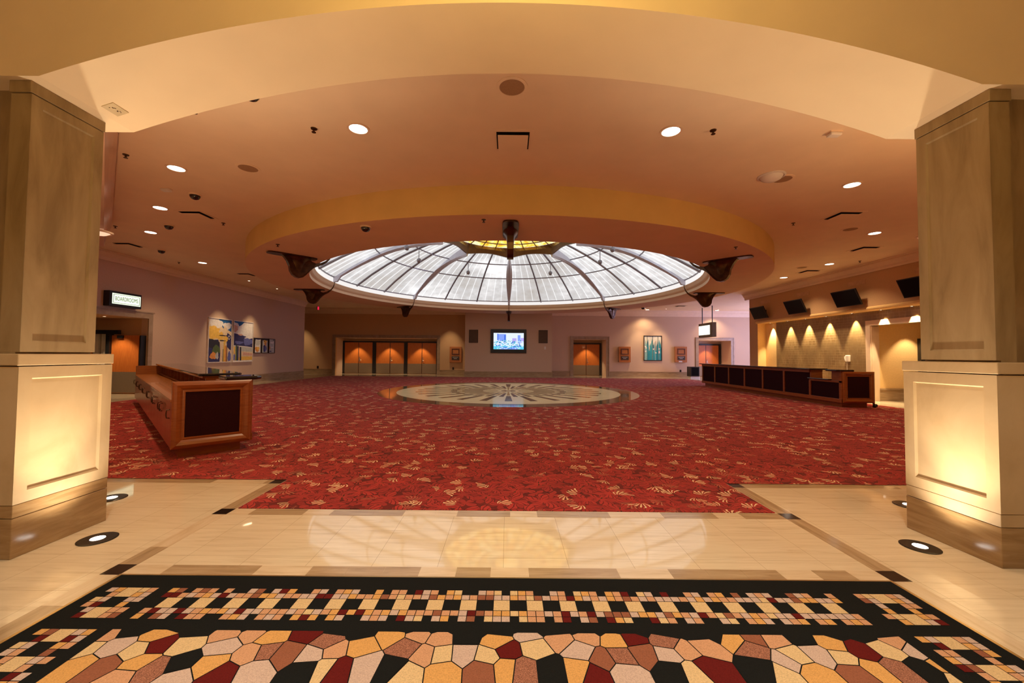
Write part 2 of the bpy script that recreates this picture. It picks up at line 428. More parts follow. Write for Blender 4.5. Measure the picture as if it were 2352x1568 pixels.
# ---- ceiling with round hole, dropped drum, soffit, opening mouldings
n = 128; c = MB()
x0, x1, y0, y1 = -20, 20, 3.64, 32
def outer(a):
    dx, dy = math.cos(a), math.sin(a); ts = []
    if dx > 1e-9: ts.append((x1-CX)/dx)
    if dx < -1e-9: ts.append((x0-CX)/dx)
    if dy > 1e-9: ts.append((y1-CY)/dy)
    if dy < -1e-9: ts.append((y0-CY)/dy)
    q = min(ts); return (CX+dx*q, CY+dy*q, ZC)
ang = sorted([2*PI*i/n for i in range(n)]+[math.atan2(yy-CY, xx-CX) % (2*PI) for xx in (x0, x1) for yy in (y0, y1)])
vs_ = []; fs_ = []
for a in ang: vs_ += [(CX+RD*math.cos(a), CY+RD*math.sin(a), ZC), outer(a)]
k = len(ang)
for i in range(k): j = (i+1) % k; fs_.append((2*i, 2*i+1, 2*j+1, 2*j))
c.add(vs_, fs_); c.build('ceiling', M_ceil, kind='structure', recalc=False)
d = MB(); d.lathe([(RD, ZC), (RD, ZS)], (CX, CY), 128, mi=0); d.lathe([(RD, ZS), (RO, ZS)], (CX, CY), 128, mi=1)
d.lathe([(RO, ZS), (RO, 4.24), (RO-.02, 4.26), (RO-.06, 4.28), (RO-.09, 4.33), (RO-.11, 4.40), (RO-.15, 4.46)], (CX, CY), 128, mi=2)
d.build('ceiling_drum', [M_drumglow, M_soff, simple('cornice_tan_paint', (.80, .56, .35), .6, var=.02)], kind='structure', smooth=True, recalc=False)

# ---- crown moulding runs
CROWN = [(0, 4.40), (.05, 4.40), (.07, 4.44), (.07, 4.50), (.15, 4.60), (.17, 4.63), (.17, 4.67), (.22, 4.68), (.22, 4.70), (0, 4.70)]
def crown(name, p0, p1, prof=CROWN, mt=None, scale=1.0):
    p0 = Vector((*p0, 0)); p1 = Vector((*p1, 0)); t_ = (p1-p0).normalized(); nrm = Vector((-t_.y, t_.x, 0))
    b = MB(); b.prism([p0+nrm*(a*scale)+Vector((0, 0, z)) for a, z in prof], p1-p0)
    return b.build(name, mt or M_crown, kind='structure')
crown('trim_1', (XL, 25.6), (XL, 11.9))
crown('trim_2', (XR, 9), (XR, 20.9))
crown('trim_3', (19, YB), (-19, YB), [(a*1.3, z) for a, z in [(0, 4.30), (.04, 4.30), (.06, 4.36), (.12, 4.50), (.2, 4.62), (.22, 4.70), (0, 4.70)]])
# ---- angled wall on the left (seen edge-on) with its deep glossy crown
a = MB(); p = [(-4.35, 3.75), (-12.9, 12.3), (-13.2, 12.0), (-4.65, 3.45)]
a.prism([(x, y, 0) for x, y in p], (0, 0, ZC)); a.build('wall_angled_left', M_wall, kind='structure')
M_gl = simple('satin_crown_paint', (.62, .38, .27), .22, spec=.5, var=.02)
crown('trim_4', (-9.95, 9.81), (-4.62, 4.48), [(-.31, 4.05), (.04, 4.05), (.05, 4.12), (.08, 4.3), (.12, 4.45), (.16, 4.55), (.16, 4.7), (-.31, 4.7)], M_gl)

# ---- left wall with doorway, alcove behind it
b = MB(); b.box(XL-.25, XL, 14.5, 25.6, 0, ZC); b.box(XL-.25, XL, 11.6, 14.5, 2.67, ZC)
b.box(XL-6, XL-.25, 25.2, 25.6, 0, ZC)
b.build('wall_left', M_wall, kind='structure')
b = MB(); b.box(-19, XL-.25, 14.5, 14.75, 0, 3.0); b.box(-19, XL-.25, 11.0, 14.5, 2.67, 3.0); b.box(-19, -18.8, 9, 14.5, 0, 3.0)
b.build('wall_left_alcove', M_wallor, kind='structure')
b = MB()
b.box(XL, XL+.04, 14.47, 14.64, 0, 2.67); b.box(XL, XL+.04, 11.6, 14.64, 2.67, 2.86); b.box(XL, XL+.06, 11.6, 14.68, 2.86, 2.90)
b.build('trim_5', M_trim, kind='structure')
b = MB(); b.box(XL, XL+.03, 14.72, 25.6, 0, .36); b.box(XL, XL+.045, 14.72, 25.6, .33, .37)
b.build('baseboard_left', M_basest, kind='structure')

# ---- back walls
def wall_open(mb, xa, xb, y, th, openings, zt=ZC):
    x = xa
    for o0, o1, oz in sorted(openings):
        mb.box(x, o0, y, y+th, 0, zt); mb.box(o0, o1, y, y+th, oz, zt); x = o1
    mb.box(x, xb, y, y+th, 0, zt)
OPL = (-12.26, -5.05, 2.60); OPM = (4.65, 6.98, 2.62); OPR = (13.55, 15.85, 2.62)
YD = 30.1
b = MB(); wall_open(b, -19, -2.86, YB, .2, [OPL]); b.build('wall_back_left', M_wallor, kind='structure')
b = MB(); wall_open(b, 2.92, 19, YB, .2, [OPM, OPR]); b.build('wall_back_right', M_wall, kind='structure')
b = MB(); b.box(-2.86, 2.92, YBUMP, YB+.2, 0, ZC); b.build('wall_back_middle', M_wall, kind='structure')
b = MB()
for i, (o0, o1, oz) in enumerate((OPL, OPM, OPR)):
    b = MB()
    b.box(o0-.2, o0, YB+.2, YD+.3, 0, 3.0); b.box(o1, o1+.2, YB+.2, YD+.3, 0, 3.0); b.box(o0, o1, YB+.2, YD+.3, oz, 3.0); b.box(o0, o1, YD+.12, YD+.3, 0, oz)
    b.build('wall_alcove_%s' % ('left', 'middle', 'right')[i], M_wall, kind='structure')
    b = MB()
    for (w0, pr) in ((.20, .03), (.05, .05)):
        off = 0 if w0 > .1 else .17
        b.box(o0-off-w0, o0-off, YB-pr, YB, 0, oz+off+w0); b.box(o1+off, o1+off+w0, YB-pr, YB, 0, oz+off+w0); b.box(o0-off, o1+off, YB-pr, YB, oz+off, oz+off+w0)
    b.build('trim_%d' % (6+i), M_trim, kind='structure')
b = MB()
for xa, xb, y in ((-19, OPL[0]-.22, YB), (OPL[1]+.22, -2.86, YB), (2.92, OPM[0]-.22, YB), (OPM[1]+.22, OPR[0]-.22, YB), (OPR[1]+.22, 19, YB)):
    b.box(xa, xb, y-.03, y, 0, .36); b.box(xa, xb, y-.045, y, .33, .37)
b.box(-2.89, 2.95, YBUMP-.03, YBUMP, 0, .36); b.box(-2.9, 2.96, YBUMP-.045, YBUMP, .33, .37)
b.box(-2.89, -2.86, YBUMP, YB, 0, .36); b.box(2.92, 2.95, YBUMP, YB, 0, .36)
b.build('baseboard_back', M_basest, kind='structure')
# outer sides of the far zone; the right one holds the daylight window
b = MB(); b.box(-19.2, -19, 25, 32, 0, ZC); b.build('wall_far_left', M_wall, kind='structure')
b = MB(); b.box(19, 19.2, 19, 21.5, 0, ZC); b.box(19, 19.2, 21.5, 28, 0, .8); b.box(19, 19.2, 21.5, 28, 4.2, ZC); b.box(19, 19.2, 28, 29, 0, ZC)
b.build('wall_far_right', M_wall, kind='structure')
b = MB(); b.box(19.05, 19.1, 21.5, 28, .8, 4.2); b.build('window_1', M_day, kind='structure')

# ---- right wall: television fascia, recess with tiles, doorway
b = MB(); b.box(XR, 12.95, 9, 20.6, 3.22, ZC); b.box(XR, 12.95, 19.95, 20.6, 0, 3.22); b.box(12.95, 19, 20.4, 20.6, 0, ZC)
b.build('wall_right', M_wallor, kind='structure')
b = MB(); b.prism([(XR-.03, 9, 3.12), (XR-.06, 9, 3.16), (XR-.06, 9, 3.2), (XR, 9, 3.24), (13.0, 9, 3.24), (13.0, 9, 3.12)], (0, 11.0, 0))
b.build('trim_9', M_yell, kind='structure')
b = MB(); b.box(12.7, 12.95, 14.15, 19.95, 0, 3.12, 0); b.box(12.7, 12.95, 9, 14.15, 2.62, 3.12, 0); b.box(12.7, 12.95, 9, 12.25, 0, 2.62, 0)
b.box(12.695, 12.7, 19.15, 19.95, 0, 3.12, 1)
b.box(12.3, 12.7, 19.93, 19.95, 0, 3.12, 1)
b.build('wall_right_tiled', [M_mosaic, M_yell], kind='structure')
b = MB(); b.box(12.66, 12.7, 14.15, 14.33, 0, 2.62); b.box(12.66, 12.7, 12.07, 14.33, 2.62, 2.80); b.box(12.66, 12.7, 12.07, 12.25, 0, 2.62)
b.box(12.7, 12.96, 14.13, 14.15, 0, 2.6)
b.build('trim_10', M_crown, kind='structure')
b = MB(); b.box(12.95, 17, 14.15, 14.4, 0, 3.12); b.box(12.95, 17, 9, 14.15, 2.75, 3.12); b.box(16.8, 17, 9, 14.15, 0, 2.75)
b.build('wall_right_alcove', M_yell, kind='structure')
b = MB(); b.box(12.95, 16.8, 14.12, 14.15, 0, .4); b.box(12.95, 16.8, 14.105, 14.15, .38, .44)
b.build('baseboard_right', M_basest, kind='structure')
b = MB(); b.box(14.31, 14.5, 14.02, 14.15, .9, 2.18)
o = b.build('wall_panel', M_black); tag(o, 'tall narrow black panel just inside the right doorway, half hidden by the pillar', 'panel')

# ---- arch wall between the near hall and the big room
YA0, YA1, XA = 2.89, 3.64, 3.44
RA = (XA**2+.58**2)/(2*.58)
def zarch(x): return 3.5 if abs(x) >= XA else 4.08-(RA-math.sqrt(RA*RA-x*x))
xs = [-9, -3.7, -3.55, -XA]+[-XA+2*XA*i/48 for i in range(1, 48)]+[XA, 3.55, 3.7, 9]
b = MB()
for i in range(len(xs)-1):
    xa, xb = xs[i], xs[i+1]; za, zb = zarch(xa), zarch(xb)
    b.add([(xa, YA0, za), (xb, YA0, zb), (xb, YA0, 5.5), (xa, YA0, 5.5)], [(0, 1, 2, 3)])
    b.add([(xa, YA1, za), (xb, YA1, zb), (xb, YA1, 5.5), (xa, YA1, 5.5)], [(3, 2, 1, 0)])
    b.add([(xa, YA0, za), (xb, YA0, zb), (xb, YA1, zb), (xa, YA1, za)], [(3, 2, 1, 0)])
b.build('wall_arch', M_arch, kind='structure', weld=True, recalc=False)
b = MB()
for s in (-1, 1): lo, hi = sorted((s*3.74, s*9)); b.box(lo, hi, 3.06, 3.6, 0, 3.5)
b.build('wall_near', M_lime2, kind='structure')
# near hall shell behind and above the camera
b = MB(); b.box(-9, 9, -6, YA0, 5.4, 5.5); b.build('ceiling_near', M_arch, kind='structure')
b = MB(); b.box(-9.1, -9, -6, 3.1, 0, 5.5); b.box(9, 9.1, -6, 3.1, 0, 5.5); b.box(-9, 9, -6.1, -6, 0, 5.5); b.build('wall_near_sides', M_arch, kind='structure')
b = MB(); b.box(-12.9, -9, 3.3, 3.6, 0, ZC); b.box(9, 17, 3.3, 3.6, 0, ZC); b.box(12.95, 13.1, 3.6, 9, 0, ZC); b.box(-14, -13.9, 3.6, 11.6, 0, ZC)
b.build('wall_front', M_wallor, kind='structure')

# ================================================================== PILLARS
def pillar(s, label):
    e = empty('pillar', (s*3.62, 3.2, 0), 0, label, 'pillar', 'arch pillars')
    X = 3.55; nX = -1.0  # inner face, built for +x then mirrored
    def mk(name, mt, fn, **kw):
        m_ = MB(); fn(m_); 
        for v in m_.v: v.x *= s
        return m_.build(name, mt, e, **kw)
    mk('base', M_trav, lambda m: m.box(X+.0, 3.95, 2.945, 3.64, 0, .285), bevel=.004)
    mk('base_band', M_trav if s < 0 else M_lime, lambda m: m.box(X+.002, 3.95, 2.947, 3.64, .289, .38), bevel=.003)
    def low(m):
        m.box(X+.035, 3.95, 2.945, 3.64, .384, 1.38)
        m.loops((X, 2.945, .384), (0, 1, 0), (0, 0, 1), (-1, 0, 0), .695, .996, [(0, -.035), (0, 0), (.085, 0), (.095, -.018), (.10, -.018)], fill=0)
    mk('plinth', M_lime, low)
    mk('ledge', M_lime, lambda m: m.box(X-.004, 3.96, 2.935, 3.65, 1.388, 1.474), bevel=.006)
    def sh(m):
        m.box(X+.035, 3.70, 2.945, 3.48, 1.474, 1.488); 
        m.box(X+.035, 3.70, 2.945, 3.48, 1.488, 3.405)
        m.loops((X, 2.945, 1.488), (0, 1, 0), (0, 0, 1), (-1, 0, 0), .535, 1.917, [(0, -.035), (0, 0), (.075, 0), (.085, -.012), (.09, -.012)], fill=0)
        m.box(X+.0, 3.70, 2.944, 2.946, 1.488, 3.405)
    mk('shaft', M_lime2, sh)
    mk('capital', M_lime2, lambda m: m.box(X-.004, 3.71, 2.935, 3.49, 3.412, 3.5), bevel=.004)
    return e
pillar(-1, 'left limestone pillar with recessed panels carrying the arch, brown stone base')
pillar(1, 'right limestone pillar with recessed panels carrying the arch, brown stone base')

# ================================================================== RUG
rug = empty('patterned_rug', (0, .8, 0), 0, 'mosaic patterned rug with black border of small squares, front edge of the photo', 'rug')
ZR = .012
b = MB(); b.box(-2.56, 2.56, -1.2, 2.745, 0, ZR, RI['K'])
q = MB(); ed = .012
for x0_, x1_, y0_, y1_ in ((-2.58, 2.58, 2.745, 2.757), (-2.58, -2.56, -1.2, 2.745), (2.56, 2.58, -1.2, 2.745)): q.box(x0_, x1_, y0_, y1_, 0, .013)
q.build('edge_strip', M_brass, rug, label='thin gold edging strip')
g = .0022
def cell(x0_, x1_, y0_, y1_, k, z=ZR+.002):
    b.add([(x0_+g, y0_+g, z), (x1_-g, y0_+g, z), (x1_-g, y1_-g, z), (x0_+g, y1_-g, z)], [(0, 1, 2, 3)], RI[k])
rnd = random.Random(11); small = ['S', 'S', 'P', 'P', 'O', 'C', 'R', 'M', 'S', 'P', 'O']
def band(P, length, off):
    """P(u,v)->(x,y): u along, v across 0..0.3; unit .0493"""
    U = .0493; u = 0; nu = int(length/U)
    for i in range(nu):
        for row, v0 in ((1, .05), (3, .20)):
            k = rnd.choice(small); P(i*U, (i+1)*U, v0, v0+.05, k)
    for v0 in (0, .25):
        i = 0
        while i < nu:
            r_ = rnd.choice([1, 2, 2, 3, 3])
            for j in range(r_):
                if i < nu: P(i*U, (i+1)*U, v0, v0+.05, rnd.choice(small))
                i += 1
            i += rnd.choice([1, 1, 2])
    i = off; U2 = 2*U
    while i < nu:
        if i+2 <= nu: P(i*U, (i+2)*U, .10, .20, 'C')
        i += 4
band(lambda u0, u1, v0, v1, k: cell(-2.095+u0, -2.095+u1, 2.60-v1, 2.60-v0, k), 4.19, 1)
for s in (-1, 1):
    def Pc(u0, u1, v0, v1, k, s=s):
        xa, xb = sorted((s*(2.48-v0), s*(2.48-v1))); cell(xa, xb, 2.60-u1, 2.60-u0, k)
    band(Pc, .305, 0)
    def Ps(u0, u1, v0, v1, k, s=s):
        xa, xb = sorted((s*(2.48-v0), s*(2.48-v1))); cell(xa, xb, 2.215-u1, 2.215-u0, k)
    band(Ps, 3.2, 0 if s < 0 else 0)
# irregular field: cells traced from their centres
A = "50,400,B 20,440,M 130,495,B 200,412,K 330,432,S 45,570,P 160,545,S 520,408,C 640,406,P 740,404,R 850,402,O 980,412,S 1110,422,B 1240,406,C 1330,406,M 1430,425,K 490,455,O 655,448,S 325,520,O 575,530,B 770,470,S 915,460,K 1095,490,O 1270,445,P 1450,480,S 1600,455,S 1560,413,P 1660,410,C 1760,410,S 1880,418,B 1760,480,O 1860,470,M 2040,432,K 2210,445,P 2330,440,C 2050,490,B 680,570,S 775,570,C 900,565,P 1040,580,C 1150,545,M 1310,530,C 1560,545,P 1700,600,R 1800,580,B 1925,560,R 2070,570,P 2170,545,S 2270,520,S 2290,640,M 110,640,C 190,650,M 5,650,K 340,630,P 500,640,K 575,675,C 780,660,O 1010,650,R 1140,640,O 1245,650,B 1400,650,K 1560,650,O 1650,680,M 1820,665,P 2100,655,K 2210,665,C"
seeds = []
for s in A.split():
    x, y, k = s.split(','); p_ = onz(700+float(x)*.4039, 1280+float(y)*.4039); seeds.append((p_.x, p_.y, k))
A = "790,1230,S 980,1190,K 930,1140,O 1130,1145,S 1290,1160,B 1480,1140,P 1600,1138,M 1740,1150,K 1860,1150,P 2000,1150,C 1180,1225,O 1480,1195,P 1680,1220,S 1880,1210,S 2010,1245,O 840,1320,P 640,1335,C 1160,1310,M 1010,1350,C 1380,1300,C 1640,1320,P 1850,1375,S 1950,1360,B 2110,1370,R 560,1460,O 760,1470,R 1010,1440,O 1120,1495,B 1340,1440,K 1540,1450,O 1620,1530,M 1870,1490,P 1280,1560,P 860,1555,S"
for s in A.split():
    x, y, k = s.split(','); p_ = onz(float(x)*.3112, 1080+float(y)*.3112); seeds.append((p_.x, p_.y, k))
A = "240,1220,O 410,1215,R 110,1310,S 420,1310,B 540,1230,S 740,1215,K 940,1168,B 960,1260,O 1160,1185,P 1330,1185,K 1420,1245,S 880,1340,P 700,1350,C 650,1390,P 1060,1370,C 1190,1320,M 1370,1310,C 1570,1310,P 230,1440,P 490,1440,K 620,1480,C 860,1480,O 1160,1470,R 1280,1450,O 1450,1450,B 1640,1450,K 1790,1425,O 1930,1540,C"
for s in A.split():
    x, y, k = s.split(','); p_ = onz(1600+float(x)*.3197, 1080+float(y)*.3197)
    if p_.x > 1.15: seeds.append((p_.x, p_.y, k))
yy = 1.6; 
while yy > -1.2:
    xx = -2.1
    while xx < 2.15:
        seeds.append((xx+rnd.uniform(-.07, .07), yy+rnd.uniform(-.07, .07), rnd.choice('KMOCPSRBPSO'))); xx += .26
    yy -= .24
FX, FY0, FY1 = 2.10, -1.1, 2.215
def clip(poly, nx, ny, d_):
    out = []
    for i in range(len(poly)):
        a_, b_ = poly[i], poly[(i+1) % len(poly)]
        da = a_[0]*nx+a_[1]*ny-d_; db = b_[0]*nx+b_[1]*ny-d_
        if da <= 0: out.append(a_)
        if da*db < 0:
            q_ = da/(da-db); out.append((a_[0]+(b_[0]-a_[0])*q_, a_[1]+(b_[1]-a_[1])*q_))
    return out
for i, (sx, sy, k) in enumerate(seeds):
    if sy > FY1 or abs(sx) > FX+.05: continue
    poly = [(-FX, FY0), (FX, FY0), (FX, FY1), (-FX, FY1)]
    for j, (tx, ty, k2) in enumerate(seeds):
        if j == i: continue
        dx, dy = tx-sx, ty-sy; L = math.hypot(dx, dy)
        if L > 1.2 or L < .02: continue
        poly = clip(poly, dx/L, dy/L, ((sx+tx)/2*dx+(sy+ty)/2*dy)/L-(.0028 if not (k == k2 == 'K') else 0))
        if len(poly) < 3: break
    if len(poly) >= 3:
        b.add([(x, y, ZR+.002) for x, y in poly], [tuple(range(len(poly)))], RI[k])
b.build('pile', [RUGC[k] for k in RK], rug, recalc=False)

# ================================================================== RED CARPET + MEDALLION
def circ(r, n=96): return [(CX+r*math.cos(2*PI*i/n), CY+r*math.sin(2*PI*i/n)) for i in range(n)]
RM = 5.14
b = MB(); vs_ = []; fs_ = []
bx0, bx1, by0, by1 = -11.6, 11.75, 4.82, 26.6
def outer2(a):
    dx, dy = math.cos(a), math.sin(a); ts = [(bx1-CX)/dx if dx > 1e-9 else 1e9, (bx0-CX)/dx if dx < -1e-9 else 1e9, (by1-CY)/dy if dy > 1e-9 else 1e9, (by0-CY)/dy if dy < -1e-9 else 1e9]
    q = min(ts); return (CX+dx*q, CY+dy*q, .006)
ang = sorted([2*PI*i/128 for i in range(128)]+[math.atan2(yy_-CY, xx_-CX) % (2*PI) for xx_ in (bx0, bx1) for yy_ in (by0, by1)])
for a in ang: vs_ += [(CX+RM*math.cos(a), CY+RM*math.sin(a), .006), outer2(a)]
k = len(ang)
for i in range(k): j = (i+1) % k; fs_.append((2*i, 2*i+1, 2*j+1, 2*j))
b.add(vs_, fs_)
b.add([(-2.58, 3.94, .006), (2.58, 3.94, .006), (2.58, 4.82, .006), (-2.58, 4.82, .006)], [(0, 1, 2, 3)])
b.add([(-2.58, 3.94, .006), (2.58, 3.94, .006), (2.58, 3.94, 0), (-2.58, 3.94, 0)], [(0, 1, 2, 3)])
o = b.build('floor_carpet', M_carpet, kind='structure', recalc=False)
for p_ in o.data.polygons:
    pass
M_medl = stone('medallion_cream', [(.3, (.86, .68, .40)), (.7, (.92, .76, .48))], (1, 1, 1), 1.2, .16, spec=.12)
M_medd = stone('medallion_brown', [(.3, (.09, .055, .04)), (.7, (.13, .085, .065))], (1, 1, 1), 3, .12, spec=.25)
M_medr = stone('medallion_ring_brown', [(.3, (.17, .105, .06)), (.7, (.23, .15, .09))], (1, 1, 1), 1.5, .06)
M_medt = stone('medallion_tan', [(.3, (.42, .29, .13)), (.7, (.50, .36, .18))], (1, 1, 1), 1.5, .1)
b = MB()
def ringq(r0, r1, mi, z, n=96):
    P0, P1 = circ(r0, n), circ(r1, n)
    for i in range(n):
        j = (i+1) % n; b.add([(*P0[i], z), (*P1[i], z), (*P1[j], z), (*P0[j], z)], [(0, 1, 2, 3)], mi)
ringq(4.45, RM, 2, .0065); ringq(.3, 4.45, 0, .0065); b.add([(*p_, .0065) for p_ in circ(.3, 32)], [tuple(range(32))], 1)
for i in range(28):
    a0 = -PI/2+2*PI*i/28
    def wedge(a, r0, r1, w0, w1, mi, z=.0078):
        ca, sa = math.cos(a), math.sin(a)
        P = lambda r, o_: (CX+r*ca-o_*sa, CY+r*sa+o_*ca, z)
        b.add([P(r0, -w0), P(r1, -w1), P(r1, w1), P(r0, w0)], [(0, 1, 2, 3)], mi)
    wedge(a0, 2.1, 3.72, .075, .125, 1); wedge(a0+PI/28, 1.05, 2.35, .045, .085, 1)
    wedge(a0, .45, 1.9, .02, .06, 3)
b.add([(CX+.13*math.cos(2*PI*i/6), CY+.13*math.sin(2*PI*i/6), .0082) for i in range(6)], [tuple(range(6))], 0)
b.build('floor_medallion', [M_medl, M_medd, M_medr, M_medt], kind='structure', recalc=False)

# ================================================================== SKYLIGHT
sky = empty('skylight', (CX, CY, ZS), 0, 'large round domed skylight of white glass with grey ribs and amber centre', 'skylight')
SR = 13.0; RB = 7.3; ZB = 4.65; ZCEN = ZB-math.sqrt(SR*SR-RB*RB)
def zd(r): return ZCEN+math.sqrt(SR*SR-r*r)
def P3(r, a, z): return Vector((CX+r*math.cos(a), CY+r*math.sin(a), z))
RIN = 2.55
prof = [(RB+(RIN-RB)*i/12, 0) for i in range(13)]; prof = [(r, zd(r)) for r, _ in prof]
b = MB(); b.lathe([(RB+.0, ZB), (RB, 4.44)], (CX, CY), 96); b.build('frieze', M_frieze, sky, smooth=True, label='bright white ring below the glass', recalc=False)
for k in range(8):
    b = MB(); b.lathe(prof, (CX, CY), 12, PI/2+k*PI/4, PI/2+(k+1)*PI/4); b.build('glass_panel', M_glass, sky, smooth=True, recalc=False)
b = MB(); b.lathe([(RIN, zd(RIN)-.02), (1.9, zd(1.9)+.1), (1.2, zd(1.2)+.12), (.5, zd(.5)+.12), (.01, zd(.01)+.12)], (CX, CY), 48); b.build('amber_glass', M_amber, sky, smooth=True, recalc=False, label='amber stained glass centre')
# thin white seams in the glass and lead lines of the amber
M_seam = emis('bright_glass_seam', (1, 1, 1), 1.0)
b = MB()
for k in range(96):
    if k % 4 == 0: continue
    a = PI/2+2*PI*k/96
    b.tube([P3(r, a, z-.012) for r, z in prof[::2]], .012, 4)
b.build('glass_seam', M_seam, sky)
b = MB()
for k in range(24):
    if k % 3 == 0: continue
    a = PI/2+2*PI*k/24
    b.tube([P3(r, a, z-.04) for r, z in prof[::2]], .045, 6)
b.build('glazing_bar', M_leadbar, sky)
for rp in (5.4, 4.15):
    b = MB(); b.tube([P3(rp, 2*PI*k/72, zd(rp)-.06) for k in range(73)], .028, 6); b.build('purlin_ring', M_leadbar, sky)
b = MB(); b.tube([P3(RB-.02, 2*PI*k/96, ZB) for k in range(97)], .03, 6); b.build('base_ring', M_leadbar, sky)
b = MB()
for k in range(24):
    a = 2*PI*k/24; b.tube([P3(r, a, z) for r, z in ((RIN, zd(RIN)-.05), (1.9, zd(1.9)+.07), (1.2, zd(1.2)+.09), (.5, zd(.5)+.09))], .028, 4)
for r in (2.25, 1.9, 1.5, 1.1, .6):
    zz = {2.25: zd(2.25)+.0, 1.9: zd(1.9)+.07, 1.5: zd(1.5)+.08, 1.1: zd(1.1)+.09, .6: zd(.6)+.09}[r]
    b.tube([P3(r, 2*PI*k/48, zz) for k in range(49)], .03, 4)
b.build('lead_line', M_leadbar, sky)
M_oring = simple('oculus_bronze', (.20, .12, .05), .35, metal=.5)
b = MB(); m_ = 96; vs_ = []
def rr_(a): 
    x = ((a-PI/2)/(PI/4)) % 1; return 2.77-.26*math.sin(PI*x)
def zr_(a):
    x = ((a-PI/2)/(PI/4)) % 1; return .10*math.sin(PI*x)
for i in range(m_):
    a = PI/2+2*PI*i/m_; r = rr_(a); zz = zr_(a)
    for dr, z in ((-.10, 6.44), (-.02, 6.17+zz), (.06, 6.17+zz), (.02, 6.55)): vs_.append(P3(r+dr, a, z))
fs_ = [(i*4+q_, ((i+1) % m_)*4+q_, ((i+1) % m_)*4+q_+1, i*4+q_+1) for i in range(m_) for q_ in range(3)]
b.add(vs_, fs_); b.build('oculus_ring', M_oring, sky, smooth=True)
b = MB()
for i in range(m_):
    a = PI/2+2*PI*i/m_; a2 = PI/2+2*PI*(i+1)/m_
    b.add([P3(rr_(a)-.10, a, 6.44), P3(rr_(a2)-.10, a2, 6.44), P3(RIN-.02, a2, zd(RIN)-.04), P3(RIN-.02, a, zd(RIN)-.04)], [(0, 1, 2, 3)])
b.build('oculus_collar', M_oring, sky, recalc=False)
M_rib = simple('rib_grey_paint', (.62, .61, .70), .35, metal=.1, var=.06)
for k in range(8):
    a = PI/2+k*PI/4; tv = Vector((-math.sin(a), math.cos(a), 0)); b = MB()
    st = []
    for i in range(13):
        u = i/12; r = RB-.02+(2.80-RB)*u; zt = zd(r)-.02
        dpt = .16+.05*u+.40*max(0, u-.45)**1.5*1.9; wd = .05+.11*math.sin(PI*min(1, u*1.05))
        st.append([P3(r, a, zt)+tv*(-.03), P3(r, a, zt)+tv*.03, P3(r, a, zt-dpt*.8)+tv*wd, P3(r, a, zt-dpt)+tv*wd*.4, P3(r, a, zt-dpt)-tv*wd*.4, P3(r, a, zt-dpt*.8)-tv*wd])
    fl = [p_ for s_ in st for p_ in s_]; ff = [(i*6+q_, i*6+(q_+1) % 6, i*6+6+(q_+1) % 6, i*6+6+q_) for i in range(12) for q_ in range(6)]+[(5, 4, 3, 2, 1, 0), tuple(range(72, 78))]
    # foot leg down across the frieze
    b.add(fl, ff)
    b.prism([P3(RB-.01, a, 4.68)-tv*.06, P3(RB-.32, a, 4.70)-tv*.06, P3(RB-.16, a, 4.46)-tv*.06, P3(RB-.01, a, 4.44)-tv*.06], tv*.12)
    b.build('rib', M_rib, sky)
# globe pendants hanging in the dome
gl = None; gi = 0
for dg_ in (30, -30, 75, -75, 105, -105, 150, -150):
    a = PI/2-math.radians(dg_); p_ = P3(4.15, a, zd(4.15)-.08)
    if gl is None:
        gl = empty('globe_pendant', p_, 0, 'x', 'pendant')
        b = MB(); b.tube([(0, 0, 0), (0, 0, -.42)], .018, 6); b.build('stem', M_leadbar, gl, local=True)
        b = MB(); b.lathe([(.001, -.62), (.06, -.60), (.095, -.54), (.10, -.50), (.085, -.44), (.04, -.41), (.001, -.40)], (0, 0), 16); b.build('globe', M_leadbar, gl, smooth=True, local=True)
        first = True
    else: first = False
    lab = {30: 'small grey ball pendant inside the dome, right of the central rib', -30: 'small grey ball pendant inside the dome, left of the central rib',
           75: 'small grey ball pendant high on the right side of the dome', -75: 'small grey ball pendant high on the left side of the dome'}.get(dg_, None) or {105: 'ball pendant in the near half of the dome, far right one hidden by the drum', -105: 'ball pendant in the near half of the dome, far left one hidden by the drum', 150: 'ball pendant in the near half of the dome, right one above the centre bracket', -150: 'ball pendant in the near half of the dome, left one above the centre bracket'}[dg_]
    repeat(gl, first, p_, None, lab, 'ball pendants in the dome')

